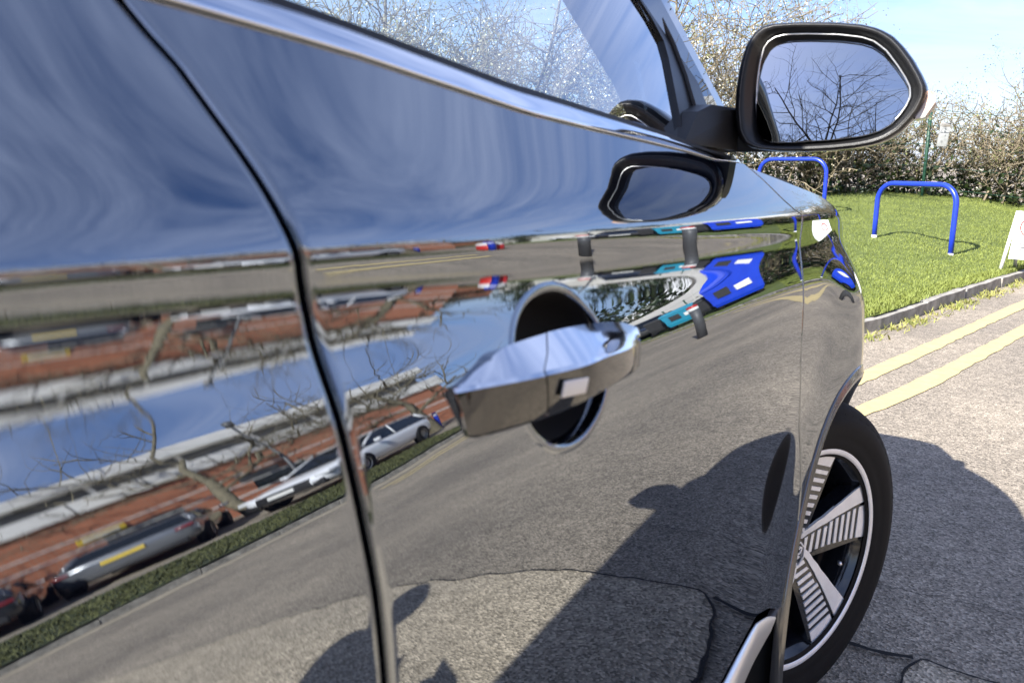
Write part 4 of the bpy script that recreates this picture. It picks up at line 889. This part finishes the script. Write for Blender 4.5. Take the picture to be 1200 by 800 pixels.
def lamp_post(label, x, y, h):
    t = thing('lamp_post', label, 'lamp post', (x, y, 0), 0, 'street lamp posts'); lathe('column', [(.0, 0), (.07, 0), (.07, .9), (.045, 1.0), (.035, h), (.0, h)], 'bollard', t, 14); lathe('lantern', [(.0, h), (.09, h+.02), (.11, h+.25), (.0, h+.3)], 'bollard', t, 12)
lamp_post('tall dark lamp post in front of the brick building, between the two bare trees', 11.6, 10.6, 5.6); lamp_post('thin lamp post far down the road, seen above the door handle', 7.9, 18.6, 5.0)
# ------------------------------------------------------------------ buildings
bd = thing('brick_building', 'long red brick building with white fascia bands behind the parked cars', 'building', (18.77, -13.66, 0), R(8))
Lb = 35.5
box('wall', 0, 10, 0, Lb, 0, 4.5, 'brick', bd)
for z in (.95, 1.85, 2.75):
    box('stone_course', -.04, .0-.002, .0, Lb-.01, z, z+.09, 'clad_white', bd)
box('white_fascia', -.25, 10, -.2, Lb+.2, 4.503, 5.45, 'clad_white', bd); box('glazed_band', .5, 9.6, .1, Lb-.1, 5.453, 6.35, 'grey_roof', bd); box('roof_fascia', -.1, 10, -.1, Lb+.1, 6.353, 6.9, 'clad_white', bd)
for k in range(24): box('fascia_joint', -.262, -.251, 1.2+1.46*k, 1.24+1.46*k, 4.53, 5.42, 'soffit', bd)
for k in range(18): box('window_bar', .455, .498, .6+1.95*k, .72+1.95*k, 5.46, 6.34, 'clad_white', bd)
for k, (y, z) in enumerate(((18.9, 1.0), (23.2, 1.2), (26.4, 1.0))): box('window', -.03, -.003, y, y+1.5, z, z+1.0, 'darkglass', bd)
t = thing('wall_sign', 'pale sign plate on the brick wall above the grey saloon', 'sign', (15.5, 9.3, 2.2), R(8)); box('plate', -.02, .0, -.45, .45, 0, .42, 'plate', t); box('print', -.026, -.021, -.35, .35, .1, .3, 'paper', t)
t = thing('wall_vent', 'grey vent panel on the brick wall behind the white car', 'vent', (15.0, 12.7, 2.0), R(8)); box('vent_frame', -.03, 0, -.55, .55, 0, .6, 'clad', t); [box('vent_slat', -.05, -.031, -.5, .5, .06+.1*k, .11+.1*k, 'bollard', t) for k in range(5)]
t = thing('red_box', 'bright red box with a white cross mark near the end of the brick wall', 'box', (12.4, 16.4, 1.0)); box('case', -.1, .1, -.3, .3, 0, .5, 'red', t, .02); box('mark', -.108, -.101, -.05, .05, .1, .4, 'paper', t); box('mark', -.108, -.101, -.15, .15, .2, .3, 'paper', t); tube('stand', [(0, 0, -1.0), (0, 0, .02)], .04, 'bollard', t, 8)
sheet('parking_bay', [(8.4, -16), (19, -16), (13.8, 21), (8.0, 14), (8.3, 8.5), (8.5, 5)], .006, 'road', label='tarmac parking bay in front of the brick building')
def shed(name, label, x0, x1, y0, y1, h, m, roofm):
    t = thing(name, label, 'building', ((x0+x1)/2, (y0+y1)/2, 0)); a, b = (x1-x0)/2, (y1-y0)/2
    box('wall', -a, a, -b, b, 0, h, m, t); mesh('roof', [(-a-.2, -b-.2, h+.003), (a+.2, -b-.2, h+.003), (a+.2, b+.2, h+.003), (-a-.2, b+.2, h+.003), (-a-.2, 0, h+.9), (a+.2, 0, h+.9)], [(0, 1, 5, 4), (2, 3, 4, 5), (0, 4, 3), (1, 2, 5)], roofm, t)
    for k in range(4): box('window', -a+.6+k*(2*a-1.2)/4, -a+.6+k*(2*a-1.2)/4+(2*a-1.2)/6, -b-.02, -b+.0, h*.35, h*.75, 'darkglass', t)
    return t
shed('white_shed', 'long low white building far behind the hedge at the right edge', 2.4, 14, 33, 40, 2.6, 'clad_white', 'clad_white')
shed('brick_house', 'far brick house beyond the end of the road', 22, 32, 30, 38, 3.2, 'brick', 'grey_roof')
wl = thing('white_wall', 'plain white rendered wall behind the cyan and black bins', 'wall', (0, 0, 0))
for k in range(6):
    a = np.array((4.2+k*1.9, 20.6+k*1.15)); loop_prism('wall_panel', [(a[0], a[1]), (a[0]+1.87, a[1]+1.13), (a[0]+1.75, a[1]+1.33), (a[0]-.12, a[1]+.2)], lambda x, y: (x, y, 0), lambda x, y: (x, y, 1.95), 'clad_white', wl)
# ------------------------------------------------------------------ trees by the building
put_tree('bare_tree', 'bare spreading tree with greenish trunk in front of the middle of the brick wall', 'tree', (12.3, 9.9, 0), 201, 9.5, .56, 3, (8, 6, 6), .17, 'bare trees by the brick building', 'bark', None, 'bark', .25, .26, (.05, .02), .30)
put_tree('bare_tree', 'bare tree with yellowish trunk by the blue post near the brick corner', 'tree', (10.0, 13.9, 0), 207, 8.0, .60, 3, (9, 8, 7), .20, 'bare trees by the brick building', 'bark', None, 'bark', .25, .26, (.06, .0), .30)
put_tree('bare_tree', 'bare tree near the far left end of the brick building', 'tree', (13.0, 5.0, 0), 215, 8.5, .60, 3, (7, 7, 6), .13, 'bare trees by the brick building', 'barkdark', None, 'barkdark', .25, .26, (-.05, .1), .32)
for q, (x, y, h, lb) in enumerate([(.35, -8.6, 6.6, 'bare dark tree filling the middle of the wing mirror glass'), (-1.6, -10.5, 6.0, 'bare dark tree low at the inner side of the wing mirror glass'), (2.0, -11.5, 6.4, 'bare dark tree low at the outer side of the wing mirror glass')]):
    put_tree('bare_tree', lb, 'tree', (x, y, 0), 300+q*7, h, .55, 3, (11, 9, 8), .11, 'bare trees behind the car', 'barkdark', None, 'barkdark', .35, .22, (0, 0), .32)
for q, (x, y, h, lb) in enumerate([(9.5, 25.5, 4.2, 'rounded dark leafy tree beyond the white wall'), (13, 27, 4.8, 'taller dark leafy tree beyond the white wall'), (17.5, 26.5, 4.4, 'leafy tree between the white wall and the brick house')]):
    put_tree('leafy_tree', lb, 'tree', (x, y, 0), 350+q, h, .6, 3, (8, 6, 5), .12, 'leafy trees beyond the wall', 'bark', [('ivy', 2600, .11, .15)], 'bark', .4, .25)
#@@PLACE_END

# ------------------------------------------------------------------ parked cars
def parked(name, label, cat, x, y, az, m, Lc=4.3, Wc=1.78, H=1.45, kind='saloon', plate='plate'):
    t = thing(name, label, cat, (x, y, .006), -R(az), 'cars parked in front of the brick building')      # +Y is forwards
    h = Lc/2
    def ringsec(y_, zl, zt, hw, sh=.86):
        return [(sx*hw*k, y_, z) for sx, k, z in ((-1, .90, zl), (-1, 1.0, zl+.12), (-1, 1.0, zt-.20), (-1, .97, zt-.08), (-1, sh, zt), (1, sh, zt), (1, .97, zt-.08), (1, 1.0, zt-.20), (1, 1.0, zl+.12), (1, .90, zl))]
    hood = .80 if kind != 'van' else 1.0; tail = .98 if kind == 'saloon' else .98
    st = [(-h, .45, tail-.12, Wc/2*.84), (-h+.06, .30, tail-.02, Wc/2*.93), (-h+.3, .22, tail, Wc/2), (-.9, .2, .95, Wc/2), (.5, .2, .92, Wc/2), (h-.75, .2, hood+.08, Wc/2), (h-.25, .22, hood-.05, Wc/2*.95), (h-.06, .28, hood-.14, Wc/2*.86), (h, .42, hood-.24, Wc/2*.76)]
    o = loft('body', [ringsec(*s_) for s_ in st], m, t, True, True, True); md = o.modifiers.new('soft', 'SUBSURF'); md.levels = md.render_levels = 1
    rr_ = -h+.12 if kind == 'hatch' else -h+.55
    g = [(rr_, .93, .95, Wc/2*.88), (rr_+.38, .93, H-.07, Wc/2*.74), (-.35, .9, H, Wc/2*.74), (.30, .9, H-.03, Wc/2*.72), (.95+.1, .88, .93, Wc/2*.84)]
    loft('cabin_glass', [[(-b, y_, zl), (-w_, y_, zt), (w_, y_, zt), (b, y_, zl)] for (y_, zl, zt, w_), b in zip(g, [Wc/2*.90]*5)], 'darkglass', t, False, True, True)
    loft('roof_skin', [[(-w_*1.01, y_, zt-.02), (-w_*.9, y_, zt+.012), (w_*.9, y_, zt+.012), (w_*1.01, y_, zt-.02)] for y_, _, zt, w_ in g[1:4]], m, t, True, True, True)
    for s_ in (-1, 1):
        tube('windscreen_pillar', [(s_*g[3][3], g[3][0], g[3][2]-.01), (s_*g[4][3]*1.02, g[4][0], g[4][2])], .035, m, t, 6); tube('tail_pillar', [(s_*g[1][3], g[1][0], g[1][2]-.01), (s_*g[0][3]*1.02, g[0][0], g[0][2])], .06, m, t, 6)
        tube('centre_pillar', [(s_*g[2][3]*1.0, -.25, H-.03), (s_*Wc/2*.905, -.2, .92)], .03, m, t, 6)
        box('door_mirror', s_*Wc/2+(.02 if s_ > 0 else -.18), s_*Wc/2+(.18 if s_ > 0 else -.02), .72, .84, .93, 1.06, m, t, .03)
        box('headlight', s_*Wc*.43-.17, s_*Wc*.43+.04 if s_ < 0 else s_*Wc*.43+.12, h-.30, h-.03, hood-.25, hood-.12, 'lamp_white', t, .03) if s_ > 0 else box('headlight', -Wc*.43-.12, -Wc*.43+.17, h-.30, h-.03, hood-.25, hood-.12, 'lamp_white', t, .03)
        box('tail_light', min(s_*Wc*.34, s_*Wc*.47), max(s_*Wc*.34, s_*Wc*.47), -h-.012, -h+.25, .75, .84, 'lamp_red', t, .03)
        for yy in (h-.85, -h+.85):
            w_ = bpy.data.objects.new('wheel', None); COL.objects.link(w_); w_.parent = t; w_.location = (s_*(Wc/2-.07), yy, .32)
            for nm, pr, mm in (('tyre', [(.21, .10), (.30, .11), (.32, .06), (.32, -.10), (.2, -.1)], 'tyre'), ('rim', [(.0, .085), (.05, .095), (.19, .08), (.215, .105)], 'disc')):
                V = [(s_*xx, r*math.cos(a), r*math.sin(a)) for r, xx in pr for a in np.linspace(0, 2*np.pi, 20, endpoint=False)]; mesh(nm, V, [(i*20+j, i*20+(j+1) % 20, (i+1)*20+(j+1) % 20, (i+1)*20+j) for i in range(len(pr)-1) for j in range(20)], mm, w_, True)
            o = lathe('wheel_arch', [(.36, -.01), (.36, .03), (.0, .03)], 'void', t, 20); o.rotation_euler = (0, R(90*s_), 0); o.location = (s_*(Wc/2-.015), yy, .33)
    box('grille', -Wc*.29, Wc*.29, h-.10, h+.006, .30, .62, 'blackbin', t, .03); box('front_plate', -.26, .26, h+.008, h+.03, .42, .53, 'paper', t)
    for s_ in (-1, 1): box('air_intake', min(s_*.56, s_*.78), max(s_*.56, s_*.78), h-.16, h-.03, .28, .48, 'blackbin', t, .02)
    box('rear_plate', -.26, .26, -h-.03, -h+.02, .66, .77, plate, t); box('rear_bumper', -Wc*.4, Wc*.4, -h-.015, -h+.1, .26, .42, 'blackbin', t, .03)
    return t
parked('parked_car', 'white hatchback facing the viewer, mirrored in both doors beside the shut line', 'car', 9.5, 10.15, 188, 'car_white', 4.35, 1.86, 1.54, 'hatch')
parked('parked_car', 'silver grey saloon seen from behind with a yellow number plate', 'car', 11.9, 7.75, 48, 'car_grey', 4.5, 1.82, 1.43)
parked('parked_car', 'dark navy car with a lit red tail lamp edge, furthest left in the reflection', 'car', 12.0, 5.1, 58, 'car_dark', 4.3, 1.8, 1.45, 'hatch')
c = parked('parked_car', 'black car with bright headlamps parked past the cyan bin', 'car', 7.4, 20.4, 190, 'car_dark', 4.4, 1.8, 1.45)
for x, y, az, m, lb in ((11.4, 27, 180, 'car_white', 'white van shaped car far down the road'), (13.6, 28.5, 185, 'car_grey', 'grey car far down the road beside a white one')): parked('parked_car', lb, 'car', x, y, az, m, 4.4, 1.8, 1.6, 'hatch')
#@@CARS_END

# ------------------------------------------------------------------ the photographer (only the shadow falls into view)
PX = Vector((.50, -.33, 0))
def person():
    t = thing('person', 'person in dark jacket and jeans holding up a phone beside the car', 'person', PX, YAW)
    def skin(name, joints, edges, m, lv=2):
        me = bpy.data.meshes.new(name); me.from_pydata([j[:3] for j in joints], edges, []); o = link(name, me, t, m)
        sk = o.modifiers.new('skin', 'SKIN'); sk.use_smooth_shade = True
        for v, j in zip(me.skin_vertices[0].data, joints): v.radius = (j[3], j[4] if len(j) > 4 else j[3])
        me.skin_vertices[0].data[0].use_root = True
        sb = o.modifiers.new('sub', 'SUBSURF'); sb.levels = sb.render_levels = lv; return o
    ph = Vector(CAM-PX); ph.rotate(Matrix.Rotation(-YAW, 4, 'Z').to_euler()); hx, hy, hz_ = ph.x, ph.y-.03, ph.z
    J = [(0, 0, .94, .15, .11), (0, .0, 1.15, .14, .10), (0, .0, 1.36, .17, .11), (0, .01, 1.47, .07), (0, .025, 1.54, .055),
         (.19, 0, 1.42, .06), (.25, .08, 1.15, .047), (hx+.05, hy-.12, hz_-.06, .035), (-.19, 0, 1.42, .06), (-.25, .08, 1.15, .047), (hx-.05, hy-.12, hz_-.06, .035),
         (.10, 0, .86, .09), (.11, .01, .48, .062), (.11, -.02, .09, .042), (.115, .10, .045, .04), (-.10, 0, .86, .09), (-.11, .01, .48, .062), (-.11, -.02, .09, .042), (-.115, .10, .045, .04)]
    Ed = [(0, 1), (1, 2), (2, 3), (3, 4), (2, 5), (5, 6), (6, 7), (2, 8), (8, 9), (9, 10), (0, 11), (11, 12), (12, 13), (13, 14), (0, 15), (15, 16), (16, 17), (17, 18)]
    skin('body', J, Ed, 'cloth')
    bm = bmesh.new(); bmesh.ops.create_uvsphere(bm, u_segments=20, v_segments=16, radius=1)
    for v in bm.verts:
        x, y, z = v.co; k = 1-.18*max(0, -z); v.co = (x*.077*k, y*.098*k+.03+(.012*math.exp(-((z+.1)/.25)**2-(x/.2)**2) if y > .5 else 0), z*.118+1.655)
    me = bpy.data.meshes.new('head'); bm.to_mesh(me); bm.free(); link('head', me, t, 'skin', True)
    bm = bmesh.new(); bmesh.ops.create_uvsphere(bm, u_segments=20, v_segments=16, radius=1)
    for v in list(bm.verts):
        x, y, z = v.co
        if y > .35 and z < .45 or z < -.45: bm.verts.remove(v); continue
        v.co = (x*.084, y*.106+.024, z*.124+1.662)
    me = bpy.data.meshes.new('hair'); bm.to_mesh(me); bm.free(); link('hair', me, t, 'hair', True)
    for s_ in (-1, 1):
        w = Vector((hx+s_*.05, hy-.12, hz_-.06)); pts = [(w.x, w.y, w.z, .026), (w.x+s_*.02, w.y+.05, w.z+.02, .03, .018)]; ed = [(0, 1)]
        for f in range(4):
            b = len(pts); zf = w.z+.045-f*.02; Lf = (.9, 1, .95, .8)[f]
            pts += [(w.x+s_*.026, w.y+.085, zf, .0095), (w.x+s_*.012, w.y+.085+.025*Lf, zf+.004, .0088), (w.x-s_*.008, w.y+.088+.022*Lf, zf+.006, .0078)]; ed += [(1, b), (b, b+1), (b+1, b+2)]
        b = len(pts); pts += [(w.x-s_*.01, w.y+.055, w.z+.03, .011), (w.x-s_*.018, w.y+.085, w.z+.045, .0095)]; ed += [(1, b), (b, b+1)]
        skin('hand', pts, ed, 'skin', 1)
    return t
person()
pt = thing('phone', 'slim black phone held up to take the picture', 'phone', tuple(CAM-fw*.022), 0)
o = box('phone_body', -.075, .075, -.038, .038, -.004, .004, 'gloss', pt, .003); pt.rotation_euler = fw.to_track_quat('-Z', 'Y').to_euler()
